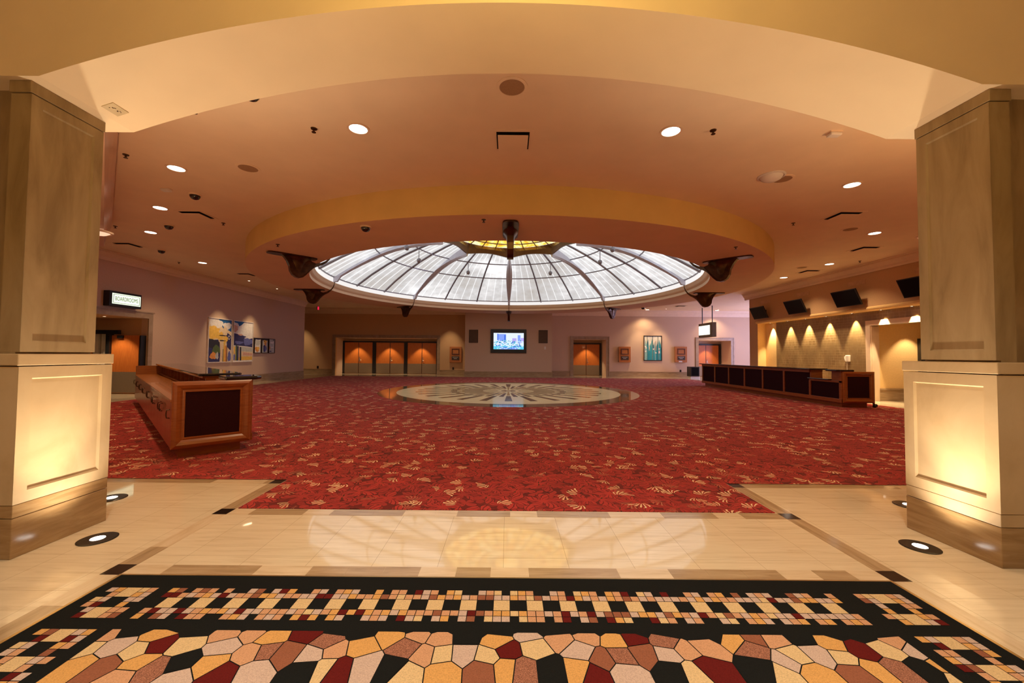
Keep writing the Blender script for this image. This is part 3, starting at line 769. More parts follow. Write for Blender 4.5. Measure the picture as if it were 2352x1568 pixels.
# ================================================================== BRONZE BRACKETS round the skylight
outl = [(8.62, 4.115), (8.54, 4.07), (8.45, 3.96), (8.39, 3.83), (8.37, 3.70), (8.31, 3.60), (8.22, 3.545), (8.13, 3.53), (8.04, 3.56), (7.95, 3.65), (7.86, 3.76), (7.77, 3.85), (7.66, 3.92), (7.52, 3.985), (7.40, 4.075), (7.31, 4.19), (7.255, 4.33), (7.24, 4.46), (7.265, 4.59), (7.33, 4.69), (7.42, 4.745), (7.47, 4.75),
        (7.47, 4.735), (7.43, 4.725), (7.35, 4.675), (7.285, 4.585), (7.262, 4.46), (7.28, 4.34), (7.34, 4.215), (7.44, 4.115), (7.57, 4.04), (7.71, 4.0), (7.82, 4.03), (7.88, 4.115)]
def outl_mesh():
    e = empty('bronze_bracket', (0, 0, 0), 0, 'x', 'bracket')
    # plate: rounded slab; local x = -(radius offset), origin at radius 8.3
    b = MB(); pl = []
    for i in range(32):
        a = 2*PI*i/32; sx_, sy_ = math.cos(a), math.sin(a)
        pl.append((.62*math.copysign(abs(sx_)**.35, sx_), .17*math.copysign(abs(sy_)**.5, sy_), ZS-.035))
    b.prism(pl, (0, 0, .035)); b.build('mounting_plate', M_bronze, e, local=True, bevel=.008)
    b = MB(); m = len(outl)
    # central outline bulges: thickness varies with closeness to rim (rounded horn)
    cxo = sum(r for r, z in outl[:12])/12; 
    def th(r, z): 
        k_ = max(0, min(1, (r-7.45)/.5)); return .014+.055*k_
    vsx = []
    for s_ in (-1, 1):
        for r, z in outl: vsx.append((r-8.3, s_*th(r, z), z))
    q = MB(); q.add(vsx, [tuple(range(m)), tuple(range(m, 2*m))[::-1]]+[(i, (i+1) % m, m+(i+1) % m, m+i) for i in range(m)])
    o_ = q.build('horn', M_bronze, e, local=True, bevel=.022)
    # swelling on both cheeks of the horn
    q = MB()
    q.lathe([(.001, -.50), (.05, -.49), (.12, -.44), (.165, -.34), (.18, -.22), (.22, -.10), (.33, -.02), (.38, .0)], (0, 0), 28)
    for v in q.v: v.y *= .42; v.x = v.x*.98-.13; v.z += ZS-.035-.005
    q.build('bell', M_bronze, e, local=True, smooth=True)
    return e
br = outl_mesh()
labs = {0: 'bronze horn bracket at the far middle of the dome, above the lit screen', 1: 'small bronze horn bracket at the far left of the dome rim', 2: 'bronze horn bracket left of the dome, the lower of the two big left ones',
        3: 'largest bronze horn bracket on the left of the dome', 4: 'bronze horn bracket nearest the camera, hanging at the centre front of the drum', 5: 'largest bronze horn bracket on the right of the dome',
        6: 'bronze horn bracket right of the dome, above the hanging lit sign', 7: 'small bronze horn bracket at the far right of the dome rim, catching blue light'}
for k in range(8):
    a = PI/2+k*PI/4
    repeat(br, k == 0, (CX+8.3*math.cos(a), CY+8.3*math.sin(a), 0), a, labs[k], 'bronze brackets round the skylight')

# ================================================================== CEILING FIXTURES
def ceil_pt(px, py, z=ZC): return onz(px, py, z)
dl = empty('downlight', (0, 0, ZC), 0, 'x', 'light')
b = MB(); b.lathe([(.155, 0), (.155, -.012), (.125, -.012), (.125, .0)], (0, 0), 32); b.build('trim_ring', M_crown, dl, local=True)
b = MB(); b.disc((0, 0), .13, -.006, 32); b.build('lens', M_lens, dl, local=True, recalc=False)
sp = spot('downlight_beam', (0, 0, ZC-.03), (0, 0, 0), L_DOWN, WARM2, 120, .7, .08, None); sp.parent = dl; sp.location = (0, 0, -.03)
DL = [(823, 295, 'larger round downlight near the middle, left of the square vent'), (1541, 301, 'larger round downlight near the middle, right of the square vent'),
      (405, 386, 'left ceiling downlight beside the white box detector'), (368, 477, 'left ceiling downlight between the two upper dome cameras'), (346, 533, 'left ceiling downlight beside the middle dome camera'),
      (465, 603, 'small left downlight nearest the drum, above the crown moulding'), (1957, 424, 'right ceiling downlight nearest the wireless dome'), (2009, 535, 'right ceiling downlight between two open vents'),
      (1905, 606, 'right ceiling downlight above the televisions'), (1800, 637, 'smallest right ceiling downlight close to the drum'), (1487, 711, 'thin far downlight left of the hanging lit sign'), (1647, 712.5, 'thin far downlight right of the hanging lit sign rods')]
for i, (px, py, lab) in enumerate(DL): repeat(dl, i == 0, ceil_pt(px, py), None, lab, 'recessed ceiling downlights')
# dim bowl lamps half hidden behind the pillars
bl = empty('dish_lamp', (0, 0, ZC), 0, 'x', 'light')
b = MB(); b.lathe([(.26, 0), (.25, -.03), (.22, -.035), (.20, -.02)], (0, 0), 32); b.build('rim', M_crown, bl, local=True, smooth=True)
b = MB(); b.lathe([(.21, -.02), (.15, -.06), (.08, -.075), (.001, -.08)], (0, 0), 32); b.build('dish', M_lenspeach, bl, local=True, smooth=True)
repeat(bl, True, ceil_pt(223, 531, 4.04), None, 'dim peach dish lamp half hidden behind the left pillar', 'dim dish lamps')
repeat(bl, False, ceil_pt(2134, 541), None, 'dim peach dish lamp half hidden behind the right pillar', 'dim dish lamps')
# ceiling speakers
sk = None
for px, py, r, z, lab in ((1176, 200, .155, ZC, 'large brown round ceiling speaker at the top centre'), (570, 386, .15, ZC, 'brown round ceiling speaker left of the drum'), (1797, 411, .15, ZC, 'brown round ceiling speaker overlapping the white wireless dome'),
                     (1953, 526, .15, ZC, 'tan round ceiling speaker between the right vents'), (1842, 614, .15, ZC, 'faint round ceiling speaker close to the right side of the drum')):
    if sk is None:
        sk = empty('ceiling_speaker', (0, 0, z), 0, 'x', 'speaker'); f1 = True
        b = MB(); b.lathe([(.19, 0), (.19, -.008), (.152, -.010), (.15, -.004)], (0, 0), 36); b.build('rim', M_ceil, sk, local=True)
        b = MB(); b.disc((0, 0), .15, -.005, 36); b.build('grille', M_graysp, sk, local=True, recalc=False)
    else: f1 = False
    repeat(sk, f1, ceil_pt(px, py, z), None, lab, 'round ceiling speakers')
# white wireless dome
p_ = ceil_pt(1772, 404); wd_ = empty('wireless_dome', p_, 0, 'white shallow dome fixture on the right ceiling beside a brown speaker', 'ceiling fixture')
b = MB(); b.lathe([(.22, 0), (.22, -.012), (.19, -.02)], (0, 0), 36); b.build('flange', M_white, wd_, local=True, smooth=True)
b = MB(); b.lathe([(.18, -.015), (.15, -.06), (.09, -.09), (.001, -.1)], (0, 0), 36); b.build('cover', M_white, wd_, local=True, smooth=True)
# square vents: a panel hung below a black slot
vt = empty('ceiling_vent', (0, 0, ZC), 0, 'x', 'vent')
b = MB(); b.box(-.30, .30, -.30, .30, -.008, 0, 0); b.build('frame', M_ceil, vt, local=True)
b = MB(); b.box(-.24, .24, -.24, .24, -.012, -.004); b.build('slot', M_dark, vt, local=True)
b = MB(); b.box(-.22, .22, -.22, .22, -.055, -.04); b.build('panel', M_ceil, vt, local=True, bevel=.004)
VT = [(1178, 322, 'large square ceiling vent at the centre in front of the drum', 0), (452, 493, 'square ceiling vent on the left between downlights and drum', 0), (294, 562, 'square ceiling vent beside the left crown moulding', 0),
      (1936, 495, 'open square ceiling vent on the right, the nearer one', 0), (1986, 571, 'open square ceiling vent on the right near the crown moulding', 0), (1858, 623, 'small open square vent above the televisions', 0),
      (566, 630, 'thin square vent left of the drum edge', 0), (1563, 702.5, 'thin far ceiling vent above the back right wall', 0)]
for i, (px, py, lab, r_) in enumerate(VT): repeat(vt, i == 0, ceil_pt(px, py), 0, lab, 'square ceiling vents')
# black dome cameras
cm = empty('dome_camera', (0, 0, ZC), 0, 'x', 'security camera')
b = MB(); b.lathe([(.11, 0), (.11, -.02), (.095, -.03)], (0, 0), 28); b.build('collar', M_ceil, cm, local=True, smooth=True)
b = MB(); b.lathe([(.095, -.025), (.09, -.06), (.065, -.095), (.03, -.112), (.001, -.116)], (0, 0), 28); b.build('dome', M_blackgl, cm, local=True, smooth=True)
CMS = [(577, 210, ZC, 'black dome camera partly hidden behind the arch edge'), (448, 446, ZC, 'largest black dome camera on the left ceiling'), (388, 517, ZC, 'black dome camera on the left ceiling, middle of three'),
       (371, 574, ZC, 'smallest black dome camera on the left ceiling near the crown'), (840, 520, ZS, 'black dome camera under the drum soffit'), (1477, 705.5, ZS, 'tiny black dome camera at the far right edge of the drum')]
for i, (px, py, z, lab) in enumerate(CMS): repeat(cm, i == 0, ceil_pt(px, py, z), None, lab, 'black dome cameras')
# sprinklers
sr = empty('sprinkler_head', (0, 0, ZC), 0, 'x', 'sprinkler')
b = MB(); b.lathe([(.045, 0), (.04, -.012), (.015, -.015)], (0, 0), 16); b.build('escutcheon', M_bronze, sr, local=True)
b = MB(); b.tube([(0, 0, 0), (0, 0, -.05)], .013, 6); b.lathe([(.001, -.05), (.03, -.052), (.03, -.058), (.001, -.058)], (0, 0), 10); b.build('deflector', M_bronze, sr, local=True)
SPS = [(721, 295, ZC, 'sprinkler head left of the left middle downlight'), (1638, 299, ZC, 'sprinkler head right of the right middle downlight'), (289, 355, ZC, 'sprinkler head near the left pillar'),
       (513, 512, ZC, 'sprinkler head right of the left square vent'), (1822, 512, ZC, 'sprinkler head left of the nearer right vent'), (265, 519, ZC, 'tiny sprinkler head at the left crown moulding'),
       (411, 602, ZC, 'tiny sprinkler head left of the small left downlight'), (448, 250, ZC, 'sprinkler head just behind the left arch edge'), (1975, 599, ZC, 'tiny sprinkler head at the right crown moulding'),
       (1690, 567, ZS, 'sprinkler head under the drum soffit above the largest right bracket'), (638, 561, ZS, 'sprinkler head under the drum soffit above the largest left bracket'), (1111, 504, ZS, 'sprinkler head under the drum soffit left of the centre bracket')]
for i, (px, py, z, lab) in enumerate(SPS): repeat(sr, i == 0, ceil_pt(px, py, z), None, lab, 'sprinkler heads')
# white box detectors
bd = empty('box_detector', (0, 0, ZC), 0, 'x', 'detector')
b = MB(); b.box(-.085, .085, -.055, .055, -.012, 0); b.build('base_plate', M_crown, bd, local=True)
b = MB(); b.box(-.08, .08, -.05, .05, -.055, -.012); b.build('housing', M_white, bd, local=True, bevel=.012)
repeat(bd, True, ceil_pt(382, 433), 0, 'white rectangular box detector on the left ceiling', 'white box detectors')
repeat(bd, False, ceil_pt(1916, 304), 0, 'white rectangular box detector on the right ceiling', 'white box detectors')
# red exit sign far left, hanging edge-on
p_ = ceil_pt(731, 703); ex = empty('exit_sign', p_, 0, 'small glowing red sign hanging from the far left ceiling', 'sign')
b = MB(); b.box(-.075, .075, -.03, .03, -.26, 0); b.build('housing', M_black, ex, local=True)
b = MB(); b.box(-.03, .075, -.036, -.03, -.25, -.03); b.build('lit_face', M_exit, ex, local=True)
# small marked plate on the arch underside
p_ = onx(237, 226, -3.32); q_ = empty('marked_plate', (-3.33, 3.35, zarch(-3.33)), 0, 'small pale square plate with dark marks under the arch by the left pillar', 'plate')
sl = math.atan2(zarch(-3.25)-zarch(-3.41), .16)
B_ = Vector((math.cos(sl), 0, math.sin(sl))); Nn = Vector((math.sin(sl), 0, -math.cos(sl)))
b = MB(); O = Vector((-3.33, 3.35, zarch(-3.33)))
b.prism([O+B_*a_+Vector((0, c_, 0)) for a_, c_ in ((-.05, -.07), (.05, -.07), (.05, .07), (-.05, .07))], Nn*.006); b.build('panel', simple('pale_plate', (.62, .48, .29), .6), q_)
b = MB(); rs = random.Random(2)
for sg_ in (-1, 1):
    for k_ in range(5):
        a_, c_ = rs.uniform(-.018, .012), sg_*.026+rs.uniform(-.018, .012); b.prism([O+Nn*.006+B_*(a_+u_)+Vector((0, c_+v_, 0)) for u_, v_ in ((0, 0), (.008, 0), (.008, .006), (0, .006))], Nn*.001)
b.build('marking', M_bronze, q_)

# ================================================================== DOORS in the back wall
def double_door(idx, x0_, x1_, zt, y, handles=True):
    e = empty('door_%d' % idx, ((x0_+x1_)/2, y, 0), 0, kind='structure')
    b = MB(); fw = .12
    b.box(x0_, x0_+fw, y-.05, y+.1, 0, zt); b.box(x1_-fw, x1_, y-.05, y+.1, 0, zt); b.box(x0_+fw, x1_-fw, y-.05, y+.1, zt-.1, zt)
    b.build('frame', M_black, e)
    xm = (x0_+x1_)/2
    for s in (-1, 1):
        xa, xb = (x0_+fw+.01, xm-.022) if s < 0 else (xm+.022, x1_-fw-.01)
        b = MB(); b.box(xa, xb, y, y+.05, .02, zt-.11); lf = b.build('leaf', M_doorw, e, bevel=.004)
        b = MB(); b.box(xa+.005, xb-.005, y-.006, y, .03, .76); b.build('kick_plate', M_kick, lf)
        if s > 0 and handles:
            b = MB(); hx = xa+.06
            b.box(hx-.025, hx+.025, y-.02, y, .88, 1.18); b.tube([(hx, y-.02, 1.0), (hx, y-.07, 1.0), (hx+.11, y-.07, .99)], .014, 8)
            b.lathe([(.02, 1.20), (.02, 1.25)], (hx, y-.01), 12); b.build('handle', M_steel, lf)
    b = MB(); b.box(xm-.02, xm+.02, y+.01, y+.04, .02, zt-.11); b.build('meeting_stile', M_black, e)
    return e
double_door(1, -12.26, -9.93, 2.42, YD); double_door(2, -9.93, -7.59, 2.42, YD); double_door(3, -7.59, -5.20, 2.42, YD)
double_door(4, 4.70, 6.92, 2.42, YD); double_door(5, 13.62, 15.78, 2.42, YD)
# open leaf in the left alcove and its black frame
e = empty('door_6', (-13.4, 14.35, 0), 0, kind='structure')
b = MB(); b.box(-13.98, -13.02, 14.28, 14.34, .02, 2.06); lf = b.build('leaf', M_doorw, e)
b = MB(); b.box(-13.96, -13.05, 14.27, 14.28, .04, .77); b.build('kick_plate', M_kick, lf)
b = MB(); b.box(-13.0, -12.96, 14.28, 14.5, 0, 2.06); b.box(-14.12, -13.99, 14.2, 14.36, 0, 2.1); b.box(-15.6, -13.7, 14.2, 14.32, 2.1, 2.24); b.build('frame', M_black, e)
b = MB(); b.box(-13.75, -13.55, 14.22, 14.27, 1.95, 2.05); b.build('closer', M_black, lf)
# hallway beyond: pale door edges
pe = MB(); 
for i, (xa, mt) in enumerate(((-14.35, 0), (-14.62, 0), (-14.9, 1), (-15.1, 1))): pe.box(xa-.1, xa+.08, 14.38, 14.45, 0, 2.1, mt)
pe.build('trim_11', [M_white, M_doorw], kind='structure')

# ================================================================== COUNTERS
def counter(loc, rz, s, Lc, label, npan):
    e = empty('service_counter', loc, rz, label, 'counter', None)
    def mk(name, mt, m_, **kw):
        for v in m_.v: v.x *= s
        return m_.build(name, mt, e, local=True, **kw)
    D = .95; LOW0, LOW1 = .42, 1.30
    b = MB(); b.box(.10, D-.10, .14, Lc-.1, 0, .15); mk('toe_kick', M_cab, b)
    b = MB(); b.box(.02, .56, .06, Lc-.05, .15, .79); mk('cabinet_body', M_cab, b)
    b = MB(); b.box(-.01, .58, .06, Lc-.05, .79, .83); mk('desk_top', M_cabt, b, bevel=.004)
    b = MB(); b.box(D-.07, D-.02, .06, Lc-.05, .15, .80); b.box(D-.07, D-.02, LOW1, Lc-.05, .80, 1.09); b.box(.56, D-.07, LOW0, LOW1, .78, .80); b.box(.56, D-.02, LOW1-.04, LOW1, .8, 1.09)
    b.box(.56, D-.02, .06, LOW0, .15, 1.08)
    mk('front_wall', M_cab, b)
    b = MB(); b.box(.52, D-.02, LOW1, Lc-.05, 1.05, 1.09); b.box(.53, D-.07, LOW1, Lc-.05, .83, .845)
    nd_ = 12
    for i in range(nd_+1):
        yy_ = LOW1+.02+(Lc-.1-LOW1)*i/nd_; b.box(.56, D-.07, yy_-.012, yy_+.012, .845, 1.05)
    mk('pigeonholes', M_cab, b)
    b = MB(); b.prism([(.44, LOW1-.12, 1.09), (1.04, LOW1-.12, 1.09), (1.08, LOW1-.02, 1.09), (1.08, Lc+.05, 1.09), (.44, Lc+.05, 1.09)], (0, 0, .045)); mk('customer_top', M_blackgl, b, bevel=.015)
    b = MB(); b.box(.54, 1.04, LOW0, LOW1, .80, .835); mk('low_shelf', M_blackgl, b, bevel=.012, label='lower black shelf')
    b = MB(); b.prism([(.60, -.03, 1.08), (1.02, -.03, 1.08), (1.10, .05, 1.08), (1.10, LOW0+.04, 1.08), (.60, LOW0+.04, 1.08)], (0, 0, .055)); mk('end_top', M_blackgl, b, bevel=.02)
    # end panel with bolection moulding and cloth infill
    b = MB(); b.box(0, D, 0, .06, .15, 1.08)
    b.loops((0, 0, .15), (1, 0, 0), (0, 0, 1), (0, -1, 0), D, .93, [(0, 0), (0, .02), (.02, .035), (.05, .05), (.09, .035), (.115, .012), (.13, .018), (.145, .018), (.15, .004)])
    mk('end_panel', M_cab, b, recalc=True)
    b = MB(); b.box(.15, D-.15, -.005, .001, .30, .93); mk('cloth_panel', M_maroon, b)
    b = MB(); b.box(0, D, Lc-.06, Lc, .15, 1.08); mk('far_end_panel', M_cab, b)
    # front lattice
    edges = [(.10, LOW1-.02)]+[(LOW1+.02+(Lc-.08-LOW1)*i/npan, LOW1+.02+(Lc-.08-LOW1)*(i+1)/npan) for i in range(npan)]
    b = MB(); b.box(D-.02, D+.03, 0, Lc, .15, .26); b.box(D-.02, D+.02, LOW1, Lc, 1.0, 1.09); b.box(D-.02, D+.02, 0, LOW1, .74, .80); b.box(D-.02, D+.02, 0, .10, .15, 1.08)
    for a0, a1 in edges: b.box(D-.02, D+.02, a1-.04, a1+.04, .26, 1.0 if a1 > LOW1 else .74)
    mk('front_frame', M_cab, b, bevel=.004)
    for a0, a1 in edges:
        b = MB(); b.box(D-.02, D-.012, a0, a1, .26, 1.0 if a1 > LOW1 else .74); mk('cloth_panel', M_maroon, b)
    # cupboard doors along the staff side
    nc = 14
    for i in range(nc):
        ya, yb = .07+(Lc-.14)*i/nc, .07+(Lc-.14)*(i+1)/nc
        b = MB(); b.box(0, .02, ya+.003, yb-.003, .16, .785); dr = mk('cupboard_door', M_cab, b, bevel=.003)
        yh = yb-.12 if i % 2 else ya+.12
        b = MB(); b.tube([(0, yh, .56), (-.035, yh, .565), (-.04, yh, .60), (-.04, yh, .64), (-.035, yh, .675), (0, yh, .68)], .007, 6)
        for v in b.v: v.x *= s
        h_ = b.build('handle', M_bronze, dr, local=True)
    return e
counter((-4.64, 5.62, 0), PI/4, 1, 8.75, 'cherry wood service counter set at an angle on the left with cupboards and black top', 6)
counter((10.92, 12.1, 0), 0, -1, 8.7, 'long cherry wood service counter on the right in front of the tiled wall', 6)
# things by the right counter: folded stand with castors, phone, grey box on low shelf
e = empty('folding_trolley', (11.2, 12.35, 0), 0, 'black metal trolley with small castors poking out behind the right counter', 'trolley')
b = MB(); b.tube([(11.02, 12.5, .42), (11.22, 12.42, .07)], .018, 6); b.tube([(11.0, 12.3, .35), (11.0, 12.22, .08)], .018, 6); b.tube([(11.02, 12.5, .42), (11.0, 12.3, .35)], .018, 6); b.build('frame', M_black, e)
for x, y in ((11.24, 12.41), (11.01, 12.2)):
    b = MB(); b.tube([(x-.02, y, .045), (x+.02, y, .045)], .045, 14); b.build('castor', M_rubber, e)
px_ = onx(1949, 823, 12.69); e = empty('wall_telephone', (12.70, px_.y, px_.z-.12), 0, 'white wall telephone with cord on the tiled wall', 'telephone')
b = MB(); b.box(12.62, 12.70, px_.y-.09, px_.y+.09, px_.z-.12, px_.z+.12); b.build('body', M_white, e, bevel=.02)
b = MB(); b.tube([(12.60, px_.y+.05, px_.z+.08), (12.585, px_.y+.05, px_.z), (12.60, px_.y+.05, px_.z-.08)], .018, 8); b.build('handset', M_white, e)
b = MB(); b.tube([(12.66, px_.y+.03, px_.z-.12), (12.67, px_.y+.05, px_.z-.3), (12.66, px_.y+.02, px_.z-.5)], .008, 6); b.build('cord', M_white, e)
e = empty('till_box', (10.45, 12.65, .84), 0, 'grey plastic machine on the desk of the right counter', 'machine')
b = MB(); b.prism([(10.28, 12.55, .84), (10.62, 12.55, .84), (10.62, 12.55, .93), (10.38, 12.55, .97), (10.28, 12.55, .90)], (0, .28, 0)); b.build('body', simple('grey_plastic', (.32, .29, .26), .5), e, bevel=.015)
b = MB(); b.box(10.3, 10.6, 12.54, 12.55, .85, .88); b.build('slot', M_black, e)

# ================================================================== TELEVISIONS on the fascia
tv = empty('television', (12.1, 0, 3.3), 0, 'x', 'television')
def tv_build():
    # local: x toward wall, y along wall; bottom edge at origin, tilted so the top leans out
    tl = math.atan2(.24, .53); U = Vector((-math.sin(tl), 0, math.cos(tl))); Nn = Vector((-math.cos(tl), 0, -math.sin(tl)))
    b = MB(); O = Vector((0, -.53, 0))
    b.prism([O, O+Vector((0, 1.06, 0)), O+Vector((0, 1.06, 0))+U*.60, O+U*.60], -Nn*.05); b.build('casing', M_black, tv, local=True, bevel=.006)
    b = MB(); O2 = O+Vector((0, .025, 0))+U*.025+Nn*.001
    b.add([O2, O2+Vector((0, 1.01, 0)), O2+Vector((0, 1.01, 0))+U*.55, O2+U*.55], [(0, 1, 2, 3)]); b.build('screen', M_screen, tv, local=True, recalc=False)
    b = MB(); b.tube([U*.3-Nn*.05, Vector((.2, 0, .30))], .03, 8); b.box(.17, .2, -.12, .12, .16, .42); b.build('wall_mount', M_black, tv, local=True)
tv_build()
for i, (y, lab) in enumerate(((19.35, 'black television farthest along the right wall, reflecting light'), (16.9, 'second farthest black television on the right wall'), (14.33, 'black television on the right wall above the middle of the counter'), (11.8, 'nearest black television, cut off by the right pillar'))):
    repeat(tv, i == 0, (12.1, y, 3.32), 0, lab, 'tilted televisions above the tiled recess')
wp = empty('wall_plate', (0, 0, 0), 0, 'x', 'wall plate')
b = MB(); b.box(-.012, 0, -.38, .38, 0, .16); b.build('cover', simple('tan_plate', (.60, .36, .20), .7), wp, local=True)
for i, (y, lab) in enumerate(((19.3, 'tan cover plate above the farthest television'), (16.85, 'tan cover plate above the second farthest television'), (14.25, 'tan cover plate above the middle television'), (11.8, 'tan cover plate above the nearest television'))):
    repeat(wp, i == 0, (XR, y, 4.05), 0, lab, 'cover plates above the televisions')
# wall washers over the tiles
ww = empty('wall_washer', (12.52, 0, 3.12), 0, 'x', 'light')
b = MB(); b.lathe([(.05, 0), (.05, -.01), (.035, -.012)], (0, 0), 16); b.build('ring', M_steel, ww, local=True)
b = MB(); b.disc((0, 0), .035, -.008, 16); b.build('lens', M_lens, ww, local=True, recalc=False)
sp = spot('washer_beam', (0, 0, 0), (.05, 0, -1), L_WASH, (1, .76, .42), 56, .6, .015); sp.parent = ww; sp.location = (0, 0, -.02)
names = ['farthest', 'second farthest', 'third farthest', 'middle', 'third nearest', 'second nearest', 'nearest']
for i, y in enumerate((19.35, 18.15, 17.05, 15.95, 14.75, 13.6, 12.55)): repeat(ww, i == 0, (12.55, y, 3.118), 0, '%s small spotlight in the ledge over the tiled wall' % names[i], 'spotlights over the tiles')

# ================================================================== SIGNS
def vx(px, py, x): return onx(px, py, x)
e = empty('boardrooms_sign', (XL, 13.36, 2.95), 0, 'black box sign with lit face reading BOARDROOMS above the left doorway', 'sign')
b = MB(); b.box(XL, XL+.2, 12.84, 13.97, 2.95, 3.44); b.build('box', M_black, e, bevel=.008)
FO = XL+.201
b = MB(); b.box(FO-.004, FO+.002, 12.93, 13.93, 3.03, 3.37); b.build('lit_face', M_signface, e)
b = MB()
for a0, a1, z0_, z1_ in ((12.965, 13.895, 3.33, 3.342), (12.965, 13.895, 3.06, 3.072), (12.965, 12.98, 3.06, 3.342), (13.88, 13.895, 3.06, 3.342)): b.box(FO+.002, FO+.004, a0, a1, z0_, z1_)
M_green = simple('dark_green_ink', (.015, .04, .02), .5)
b.build('border_line', M_green, e)
text_mesh('lettering', 'BOARDROOMS', .19, frame4((FO+.003, 13.43, 3.2), (0, 1, 0), (0, 0, 1), (1, 0, 0)), M_green, e, .001, .62)
# hanging lit sign far right
e = empty('hanging_sign', (12.85, 26.1, 2.72), 0, 'lit two-pane sign box hanging on two rods near the back right doors', 'sign')
b = MB(); b.box(12.72, 12.98, 25.2, 27.0, 2.72, 3.64); b.build('box', simple('olive_frame', (.13, .10, .05), .5), e)
b = MB(); b.box(12.71, 12.72, 25.5, 26.22, 2.88, 3.48); b.build('lit_pane', M_signwhite, e)
b = MB(); b.box(12.71, 12.72, 26.25, 26.97, 2.88, 3.48); b.build('lit_pane', M_signwhite, e)
for y in (25.45, 26.75):
    b = MB(); b.tube([(12.85, y, 3.64), (12.85, y, ZC)], .03, 8); b.build('rod', M_black, e)

# ================================================================== LIT SCREEN, GRILLES, PLAQUES on the back wall
def rect_on_y(px0, py0, px1, py1, y):
    a_ = ony(px0, py0, y); b_ = ony(px1, py1, y); return a_.x, b_.x, b_.z, a_.z
x0_, x1_, z0_, z1_ = rect_on_y(1127, 755.5, 1209, 811, YBUMP-.08)
e = empty('lit_display_screen', ((x0_+x1_)/2, YBUMP, z0_), 0, 'lit flat display on the middle back wall showing a city view in a black frame', 'display')
b = MB(); b.box(x0_, x1_, YBUMP-.08, YBUMP, z0_, z1_); b.build('frame', M_black, e, bevel=.01)
sx0, sx1, sz0, sz1 = x0_+.20, x1_-.18, z0_+.25, z1_-.25
SW, SH = sx1-sx0, sz1-sz0
SC = [('sky', (.75, .85, 1)), ('blue', (.05, .16, .75)), ('mid', (.22, .35, .95)), ('teal', (.02, .28, .50)), ('cyan', (.12, .62, .85)), ('pale', (.62, .85, 1)), ('lil', (.45, .38, .85))]
mats = [col_mat('screen_'+n_, c_, 1.0) for n_, c_ in SC]
b = MB(); yq = YBUMP-.0815
def sq(u0, u1, v0, v1, mi, lay=0): b.add([(sx0+SW*u0, yq-lay*.0006, sz0+SH*v0), (sx0+SW*u1, yq-lay*.0006, sz0+SH*v0), (sx0+SW*u1, yq-lay*.0006, sz0+SH*v1), (sx0+SW*u0, yq-lay*.0006, sz0+SH*v1)], [(0, 1, 2, 3)], mi)
sq(0, 1, 0, 1, 0); sq(.12, .155, .55, .95, 1, 1); sq(.155, .41, .5, .93, 2, 1); sq(.35, .41, .55, .88, 1, 2); sq(.62, .76, .4, .68, 6, 1); sq(.8, .89, .4, .87, 2, 1); sq(.9, 1, .4, .7, 6, 1); sq(0, 1, 0, .2, 4, 1); sq(.2, .8, .0, .12, 2, 2)
rs = random.Random(5)
for i in range(170):
    u, v = rs.random()*.97, rs.random()*.52; w__ = rs.uniform(.015, .06); sq(u, min(1, u+w__), v, v+rs.uniform(.02, .09), rs.choice([3, 3, 4, 5, 5, 1, 0]), 3+i*.02)
b.build('picture', mats, e, recalc=False)
gr = None
for px0, px1, py0, py1, lab in ((1077.5, 1098, 757, 787, 'dark wall grille left of the lit display'), (1237, 1258, 758, 788, 'dark wall grille right of the lit display')):
    x0_, x1_, z0_, z1_ = rect_on_y(px0, py0, px1, py1, YBUMP)
    if gr is None:
        gr = empty('wall_grille', (0, 0, 0), 0, 'x', 'grille'); W_, H_ = x1_-x0_, z1_-z0_
        b = MB(); b.box(-W_/2, W_/2, -.03, 0, 0, H_); b.build('frame', M_grille, gr, local=True)
        b = MB(); [b.box(-W_/2+.03, W_/2-.03, -.036, -.03, .04+i*.045, .06+i*.045) for i in range(int((H_-.08)/.045))]; b.build('louvre', simple('grille_slats', (.15, .09, .05), .8), gr, local=True); f1 = True
    else: f1 = False
    repeat(gr, f1, ((x0_+x1_)/2, YBUMP, z0_), 0, lab, 'wall grilles beside the display')
# wooden plaques
pq = None
for cxp, lab in ((1047, 'wooden notice box left of the middle back wall'), (1433.7, 'wooden notice box left of the blue painting'), (1562.5, 'wooden notice box right of the blue painting')):
    p_ = ony(cxp, 814, YB)
    if pq is None:
        pq = empty('notice_box', (0, 0, 0), 0, 'x', 'notice box'); f1 = True
        b = MB(); b.box(-.42, .42, -.14, 0, -.55, .56); b.build('box', M_plq, pq, local=True, bevel=.01)
        b = MB(); b.loops((-.27, -.14, .0), (1, 0, 0), (0, 0, 1), (0, -1, 0), .54, .42, [(0, 0), (0, .03), (.05, .03), (.07, .006)], fill=1, mi=0)
        b.build('panel', [simple('plaque_dark', (.13, .035, .012), .5), M_plq], pq, local=True)
        b = MB(); b.box(-.27, .27, -.155, -.14, -.38, -.12); npl = b.build('name_plate', simple('plate_brown', (.055, .035, .028), .4), pq, local=True)
        b = MB(); rs = random.Random(3)
        for r_, (ua, ub) in enumerate(((-.2, .18), (-.12, .10))):
            u = ua
            while u < ub: w__ = rs.uniform(.015, .03); b.box(u, u+w__, -.158, -.155, -.21-r_*.09, -.18-r_*.09); u += w__+.008
        b.build('lettering', M_white, npl, local=True)
    else: f1 = False
    repeat(pq, f1, (p_.x, YB-.025, p_.z), 0, lab, 'wooden notice boxes')
x_ = ony(1562.5, 830, YB-.14); b = MB(); b.box(x_.x-.12, x_.x+.12, YB-.192, YB-.186, x_.z-.04, x_.z+.04); o = b.build('paper_note', M_white); tag(o, 'small white note stuck under the name plate of the right notice box', 'note')
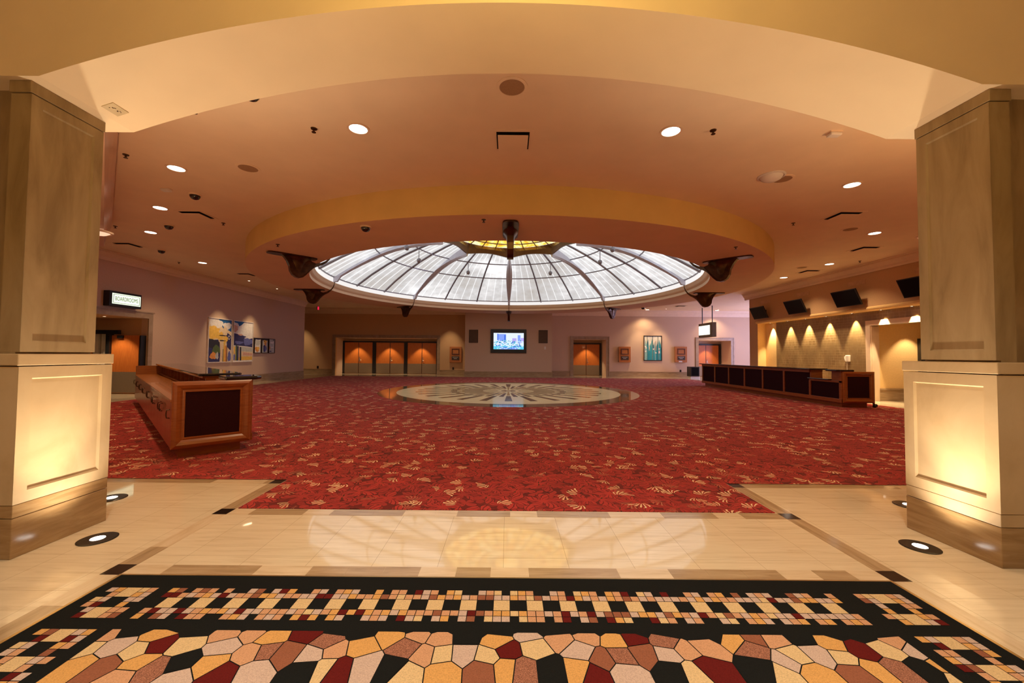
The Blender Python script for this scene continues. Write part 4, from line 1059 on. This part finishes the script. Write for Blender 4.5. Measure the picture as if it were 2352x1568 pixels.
# black bin on a pale block near the right doors
p_ = ony(1598, 862, YB-1.2); e = empty('black_cabinet', (p_.x, YB-1.2, 0), 0, 'low black box standing on a pale plinth by the back right wall', 'cabinet')
b = MB(); b.box(p_.x-.33, p_.x+.30, YB-1.2, YB-.7, .0, .12); b.build('plinth', M_white, e)
b = MB(); b.box(p_.x-.36, p_.x+.24, YB-1.25, YB-.65, .12, .78); b.build('body', M_black, e, bevel=.015)
b = MB(); b.box(p_.x-.3, p_.x+.18, YB-1.256, YB-1.25, .18, .72); b.build('front', M_screen, e)
# small sockets, switches
so = None
for px, py, y, dark, lab in ((730, 843, YB, 1, 'small dark socket low on the far left back wall'), (1041, 846, YB, 1, 'small dark socket below the left notice box'), (1563, 852, YB, 1, 'small dark socket below the right notice box'),
                       (1252, 799, YBUMP, 0, 'small pale switch plate below the right wall grille')):
    p_ = ony(px, py, y); e = empty('wall_socket', (p_.x, y, p_.z), 0, lab, 'socket')
    b = MB(); b.box(p_.x-.06, p_.x+.06, y-.015, y, p_.z-.09, p_.z+.09); b.build('plate', M_black if dark else M_white, e, bevel=.004)
    b = MB(); b.box(p_.x-.02, p_.x+.02, y-.02, y-.015, p_.z-.03, p_.z+.03); b.build('insert', M_bronze if dark else M_crown, e)

# ================================================================== PAINTINGS
def blob(cx_, cy_, rx, ry, seed, n=22, rough=.14):
    r = random.Random(seed); k1, k2 = r.uniform(0, 6), r.uniform(0, 6)
    return [(cx_+rx*math.cos(t_)*(1+rough*math.sin(3*t_+k1)+rough*.6*math.sin(7*t_+k2)), cy_+ry*math.sin(t_)*(1+rough*math.sin(3*t_+k1)+rough*.6*math.sin(7*t_+k2))) for t_ in [2*PI*i/n for i in range(n)]]
def painting(label, O, A, Nn, W, H, fr_col, patches, bg, fw=.035, group=None, depth=.06):
    O, A, Nn = Vector(O), Vector(A), Vector(Nn); B_ = Vector((0, 0, 1))
    e = empty('painting', O+A*(W/2), 0, label, 'painting', group)
    b = MB()
    for a0, a1, c0, c1 in ((0, W, 0, fw), (0, W, H-fw, H), (0, fw, fw, H-fw), (W-fw, W, fw, H-fw)):
        b.prism([O+A*a0+B_*c0, O+A*a1+B_*c0, O+A*a1+B_*c1, O+A*a0+B_*c1], Nn*depth)
    b.build('frame', fr_col, e)
    cols = [bg]+sorted(set(p_[0] for p_ in patches)); mats = [col_mat('paint_colour', c_) for c_ in cols]
    b = MB(); o0 = O+Nn*(depth-.025)
    b.add([o0+A*fw+B_*fw, o0+A*(W-fw)+B_*fw, o0+A*(W-fw)+B_*(H-fw), o0+A*fw+B_*(H-fw)], [(0, 1, 2, 3)], 0)
    for i, (c_, pts) in enumerate(patches):
        oo = o0+Nn*(.0003*(i+1)); q_ = pts
        for nx, ny, dd in ((1, 0, 1), (-1, 0, 0), (0, 1, 1), (0, -1, 0)): q_ = clip(q_, nx, ny, dd)
        if len(q_) < 3: continue
        b.add([oo+A*(fw+u*(W-2*fw))+B_*(fw+v*(H-2*fw)) for u, v in q_], [tuple(range(len(q_)))], cols.index(c_))
    b.build('canvas', mats, e, recalc=False)
    return e
cr, blu, yel, dk, org, nav, gry, wht, grn, lil, pnk = (.85, .66, .42), (.02, .14, .38), (.90, .55, .10), (.03, .03, .045), (.80, .32, .08), (.04, .04, .14), (.55, .55, .50), (.85, .80, .74), (.10, .15, .05), (.14, .16, .42), (.75, .42, .30)
P1 = [(blu, [(.42, 1), (1, 1), (1, .72), (.75, .78), (.55, .80), (.45, .9)]), (wht, blob(.3, .88, .28, .13, 1)), (wht, blob(.8, .86, .2, .08, 2)), (yel, blob(.26, .68, .3, .15, 3)),
      (nav, [(0, .55), (.12, .50), (.42, .52), (.5, .4), (.55, .2), (.5, 0), (0, 0)]), (dk, blob(.22, .42, .28, .10, 4)), (nav, [(.72, .74), (1, .62), (1, .28), (.85, .3), (.78, .5)]),
      (cr, blob(.55, .72, .1, .1, 5)), (yel, blob(.5, .6, .16, .1, 6)), (cr, blob(.72, .72, .1, .12, 7)), (yel, blob(.74, .54, .1, .09, 8)), (grn, blob(.35, .28, .18, .1, 9)), (org, blob(.22, .14, .14, .08, 10)), (gry, blob(.38, .14, .07, .08, 19)),
      (cr, [(.48, .48), (.62, .48), (.66, .2), (.62, 0), (.5, 0), (.52, .2)]), (yel, [(.66, .46), (.72, .46), (.76, .2), (.74, 0), (.66, 0)]), (dk, [(.63, .3), (.655, .3), (.66, 0), (.63, 0)]), (org, [(.72, .4), (.8, .36), (.8, 0), (.74, 0)]), (dk, [(.8, .4), (.82, .4), (.83, 0), (.8, 0)]),
      (cr, [(.84, .34), (.92, .3), (.9, .02), (.84, 0)]), (lil, blob(.93, .12, .08, .12, 11)), (dk, blob(.6, .62, .16, .012, 12)), (dk, blob(.6, .5, .14, .012, 13)), (wht, blob(.9, .58, .05, .05, 14, rough=.05)), (nav, blob(.9, .58, .035, .035, 15, rough=.05))]
P2 = [(blu, [(0, 1), (.55, 1), (.42, .93), (.3, .86), (.2, .95), (0, .97)]), (pnk, blob(.08, .82, .14, .09, 1)), (wht, blob(.65, .82, .4, .12, 2)), (nav, [(0, .70), (.25, .68), (.5, .60), (.75, .56), (1, .60), (1, .36), (.7, .38), (0, .40)]), (lil, blob(.75, .5, .25, .09, 3)), (nav, blob(.3, .62, .3, .05, 4)), (lil, blob(.28, .47, .2, .04, 14)), (pnk, blob(.35, .67, .12, .02, 15)),
      (gry, [(0, .38), (1, .35), (1, .24), (0, .26)]), (cr, [(0, .26), (1, .24), (1, .1), (0, .1)]), (pnk, [(.5, .23), (1, .2), (1, .14), (.5, .15)]), (yel, [(0, .12), (1, .12), (1, .03), (0, .02)]), (grn, [(.12, .4), (.2, .4), (.22, .02), (.12, .02)]), (yel, [(.0, .38), (.1, .36), (.1, .1), (.02, .12)]), (nav, [(.2, .38), (.27, .38), (.28, .02), (.2, .02)]), (dk, [(.32, .36), (.4, .36), (.42, .02), (.34, .02)]), (cr, [(.28, .36), (.32, .36), (.33, .1), (.28, .1)]), (lil, blob(.05, .1, .06, .08, 6))]
FW = simple('white_frame', (.78, .70, .62), .4)
painting('large abstract painting in white frame, left half with yellow figure shapes', (XL, 17.33, 1.03), (0, 1, 0), (1, 0, 0), 1.50, 1.97, FW, P1, cr, group='framed paintings on the left wall')
painting('large abstract painting in white frame, right half with dark blue hills', (XL, 18.92, 1.03), (0, 1, 0), (1, 0, 0), 1.48, 1.97, FW, P2, wht, group='framed paintings on the left wall')
Pa = [(nav, [(0, 1), (1, 1), (.9, .93), (.2, .9), (.1, .6), (0, .5)]), (gry, blob(.5, .7, .42, .25, 1)), (org, blob(.45, .25, .36, .2, 2)), (yel, blob(.6, .3, .2, .12, 3)), (wht, blob(.5, .45, .25, .05, 4))]
Pb = [(dk, [(0, 1), (1, 1), (1, .9), (0, .88)]), (yel, blob(.55, .8, .3, .12, 1)), (org, blob(.6, .62, .16, .15, 2)), (nav, blob(.5, .3, .3, .25, 3)), (lil, blob(.62, .28, .12, .22, 4)), (dk, blob(.4, .82, .15, .02, 5))]
Pc_ = [(gry, blob(.5, .6, .42, .35, 1)), (wht, blob(.55, .75, .3, .08, 2)), (org, blob(.15, .35, .1, .12, 3)), (dk, blob(.8, .95, .1, .04, 4)), (nav, blob(.3, .1, .2, .04, 5)), (wht, blob(.6, .4, .25, .04, 6))]
FB = simple('dark_frame', (.03, .022, .02), .4)
for i, (y, pt, bg, lab) in enumerate(((20.50, Pa, wht, 'small framed picture with orange swirl, nearest of the three small ones'), (21.12, Pb, gry, 'small framed picture with yellow and purple shape, middle of the three'), (21.74, Pc_, gry, 'small framed picture in greys, farthest of the three small ones'))):
    painting(lab, (XL, y, 1.46), (0, 1, 0), (1, 0, 0), .56, .78, FB, pt, bg, .03, 'small pictures on the left wall', .07)
rs = random.Random(9); Pd = []
tl_, dt, lt, bw = (.02, .28, .34), (.01, .10, .17), (.25, .50, .48), (.72, .70, .58)
for i in range(44):
    u = rs.random()*.95; w__ = rs.uniform(.05, .13); v = rs.uniform(.45, .92); Pd.append((rs.choice([tl_, dt, lt, tl_]), [(u, 0), (u+w__, 0), (u+w__*.8, v*.6), (u+w__*.5, v), (u+.01, v*.8)]))
for i in range(8): Pd.append((rs.choice([bw, wht]), blob(rs.random(), rs.uniform(.3, .6), .05, .03, i)))
for u in (.16, .48, .8): Pd.append(((.02, .04, .05), [(u, 0), (u+.02, 0), (u+.022, 1), (u, 1)]))
for u, v in ((.3, .55), (.62, .8), (.68, .82)): Pd.append((pnk, [(u, .4), (u+.02, .4), (u+.02, v), (u, v)]))
x0_, x1_, z0_, z1_ = rect_on_y(1478, 770.5, 1520, 828.5, YB)
painting('tall teal and cream forest painting in black frame on the back right wall', (x0_, YB, z0_), (1, 0, 0), (0, -1, 0), x1_-x0_, z1_-z0_, M_black, Pd, bw, .05)

# ================================================================== LAMPS THAT LIGHT PICTURES AND DOORS
ps = empty('picture_spot', (0, 0, ZC), 0, 'x', 'light')
b = MB(); b.lathe([(.06, 0), (.06, -.015), (.045, -.015)], (0, 0), 20); b.build('ring', M_crown, ps, local=True)
b = MB(); b.disc((0, 0), .045, -.01, 20); b.build('lens', M_lens, ps, local=True, recalc=False)
sp = spot('picture_beam', (0, 0, 0), (-.38, 0, -1), L_PIC, (1, .74, .44), 50, .85, .02); sp.parent = ps; sp.location = (0, 0, -.02)
PSL = [((XL+1.3, 18.0, ZC), 0, 'small ceiling spotlight over the left half of the large painting'), ((XL+1.3, 20.2, ZC), 0, 'small ceiling spotlight over the right half of the large painting'),
       ((9.35, YB-1.3, ZC), -PI/2, 'small ceiling spotlight left of the blue painting'), ((10.75, YB-1.3, ZC), -PI/2, 'small ceiling spotlight above the blue painting'), ((-4.1, YB-1.5, ZC), -PI/2, 'small ceiling spotlight over the left notice box'),
       ((-14.6, YB-1.5, ZC), -PI/2, 'small ceiling spotlight in the far left corner'), ((14.3, YB-1.3, ZC), -PI/2, 'small ceiling spotlight over the right doors')]
for i, (l_, r_, lab) in enumerate(PSL): repeat(ps, i == 0, l_, r_, lab, 'small ceiling spotlights')
dsx = empty('alcove_lamp', (0, 0, 2.6), 0, 'x', 'light')
b = MB(); b.lathe([(.07, 0), (.07, -.012), (.05, -.012)], (0, 0), 20); b.build('ring', M_crown, dsx, local=True)
b = MB(); b.disc((0, 0), .05, -.008, 20); b.build('lens', M_lens, dsx, local=True, recalc=False)
sp = spot('alcove_beam', (0, 0, 0), (0, .12, -1), L_DOOR, (1, .75, .45), 78, .5, .02); sp.parent = dsx; sp.location = (0, 0, -.02)
for i, (x, y, z, lab) in enumerate(((-11.09, 29.45, 2.6, 'small lamp over the left pair of the triple doors'), (-8.76, 29.45, 2.6, 'small lamp over the middle pair of the triple doors'), (-6.4, 29.45, 2.6, 'small lamp over the right pair of the triple doors'),
                   (5.81, 29.45, 2.62, 'small lamp over the double doors left of the blue painting'), (14.7, 29.45, 2.62, 'small lamp over the double doors behind the hanging sign'), (-13.6, 13.6, 2.67, 'small lamp in the left doorway ceiling'), (13.9, 13.6, 2.75, 'small lamp in the right doorway ceiling'))):
    repeat(dsx, i == 0, (x, y, z), 0, lab, 'small lamps over the doors')

# ================================================================== FLOOR UPLIGHTS by the pillars
UPS = []
ul = empty('floor_uplight', (0, 0, 0), 0, 'x', 'light')
b = MB(); b.lathe([(.125, .0), (.125, .005), (.118, .008), (.05, .008), (.04, .004)], (0, 0), 36); b.build('ring', simple('uplight_ring', (.035, .03, .025), .25, metal=.5), ul, local=True)
b = MB(); b.disc((0, 0), .046, .009, 28); b.build('lens', M_uplens, ul, local=True, recalc=False)
for i, (x, y, sg, ty, lab) in enumerate(((-3.26, 3.28, -1, -.16, 'round floor uplight in front of the left pillar'), (3.29, 3.27, 1, -.16, 'round floor uplight in front of the right pillar'), (-4.03, 4.18, -1, -.3, 'round floor uplight half hidden behind the left pillar'), (4.1, 4.18, 1, -.3, 'round floor uplight half hidden behind the right pillar'))):
    u_ = repeat(ul, i == 0, (x, y, 0), 0, lab, 'round floor uplights')
    UPS.append((u_, x, y, sg, ty))
for u_, x, y, sg, ty in UPS:
    spot('uplight_wash', (x, y, .03), (x+sg*.06, y+ty*.5, 1.03), L_UP, (1, .87, .66), 118, 1, .03, u_)
    spot('uplight_beam', (x, y, .03), (x-sg*.10, y+ty, 1.03), L_UPN, (1, .80, .52), 82, .7, .02, u_)

# ================================================================== NEAR HALL LAMPS (above and behind the camera; downlights are added)
nl = empty('added_hall_light', (0, 0, 5.4), 0, 'x', 'light')  # unseen downlights, added to light the rug and near floor
b = MB(); b.lathe([(.2, 0), (.2, -.015), (.16, -.015)], (0, 0), 32); b.build('ring', M_crown, nl, local=True)
b = MB(); b.disc((0, 0), .16, -.008, 32); b.build('lens', M_lens, nl, local=True, recalc=False)
sp = spot('added_hall_beam', (0, 0, 0), (0, 0, -1), L_ADDED_NEAR, (1, .93, .77), 88, .6, .16); sp.parent = nl; sp.location = (0, 0, -.03)
for i, (x, y, lab) in enumerate(((-1.6, 1.1, 'added near hall downlight, unseen, left front'), (1.6, 1.1, 'added near hall downlight, unseen, right front'), (-1.6, -1.9, 'added near hall downlight, unseen, left back'), (1.6, -1.9, 'added near hall downlight, unseen, right back'))):
    repeat(nl, i == 0, (x, y, 5.4), 0, lab, 'added near hall downlights, unseen')
e = empty('amber_pendant', (0, 1.35, 3.45), 0, 'amber glass bowl pendant hanging in the near hall in front of the arch', 'pendant')
b = MB(); b.tube([(0, 1.35, 5.4), (0, 1.35, 3.6)], .015, 8); b.build('rod', M_bronze, e)
b = MB(); b.lathe([(.001, 3.42), (.08, 3.43), (.16, 3.48), (.20, 3.54), (.21, 3.58)], (0, 1.35), 32); b.build('bowl', emis('amber_bowl_glass', (1, .72, .08), 2), e, smooth=True)
l = bpy.data.lights.new('amber_pendant_light', 'POINT'); l.energy = L_YEL; l.color = (1, .72, .22); l.shadow_soft_size = .2
o = bpy.data.objects.new('amber_pendant_light', l); COL.objects.link(o); o.parent = e; o.location = (0, 0, .25)
# unseen bowl sconces, added behind the pillars to brighten the big room's ceiling
sc_ = empty('added_sconce', (0, 0, 2.5), 0, 'x', 'light')
b = MB(); b.lathe([(.001, -.14), (.10, -.12), (.19, -.05), (.22, .02), (.21, .02), (.18, -.04), (.001, -.11)], (0, 0), 28); b.build('bowl', M_bronze, sc_, local=True, smooth=True)
b = MB(); b.box(-.04, .04, -.28, -.1, -.1, -.04); b.build('arm', M_bronze, sc_, local=True)
sp = spot('added_sconce_beam', (0, 0, 0), (0, .35, 1), L_ADDED_SCON, WARM, 165, 1, .18); sp.parent = sc_; sp.location = (0, 0, .03)
for i, (x, lab) in enumerate(((6.0, 'added bronze bowl sconce, unseen behind the right pillar, nearer'), (10.5, 'added bronze bowl sconce, unseen behind the right pillar, farther'))):
    repeat(sc_, i == 0, (x, 3.90, 2.5), 0, lab, 'added bowl sconces on the front wall, unseen')
c_ = copy_tree(sc_); c_.location = (-4.66, 4.16, 1.3); c_.rotation_euler = (0, 0, PI/4+.0); c_.scale = (.28, .28, .28); sl_ = [q_ for q_ in c_.children if q_.type == 'LIGHT'][0]; sl_.data = sl_.data.copy(); sl_.data.energy = L_ADDED_SCON*.75; c_['label'] = 'added bronze bowl sconce on the angled wall, unseen behind the left pillar'
# daylight entering through the window of the far right corridor
l = bpy.data.lights.new('window_light', 'AREA'); l.shape = 'RECTANGLE'; l.size = 6; l.size_y = 3.2; l.energy = L_DAY; l.color = (.52, .50, 1)
o = bpy.data.objects.new('window_light', l); COL.objects.link(o); o.location = (18.9, 24.7, 2.5); o.rotation_euler = (0, PI/2, 0)
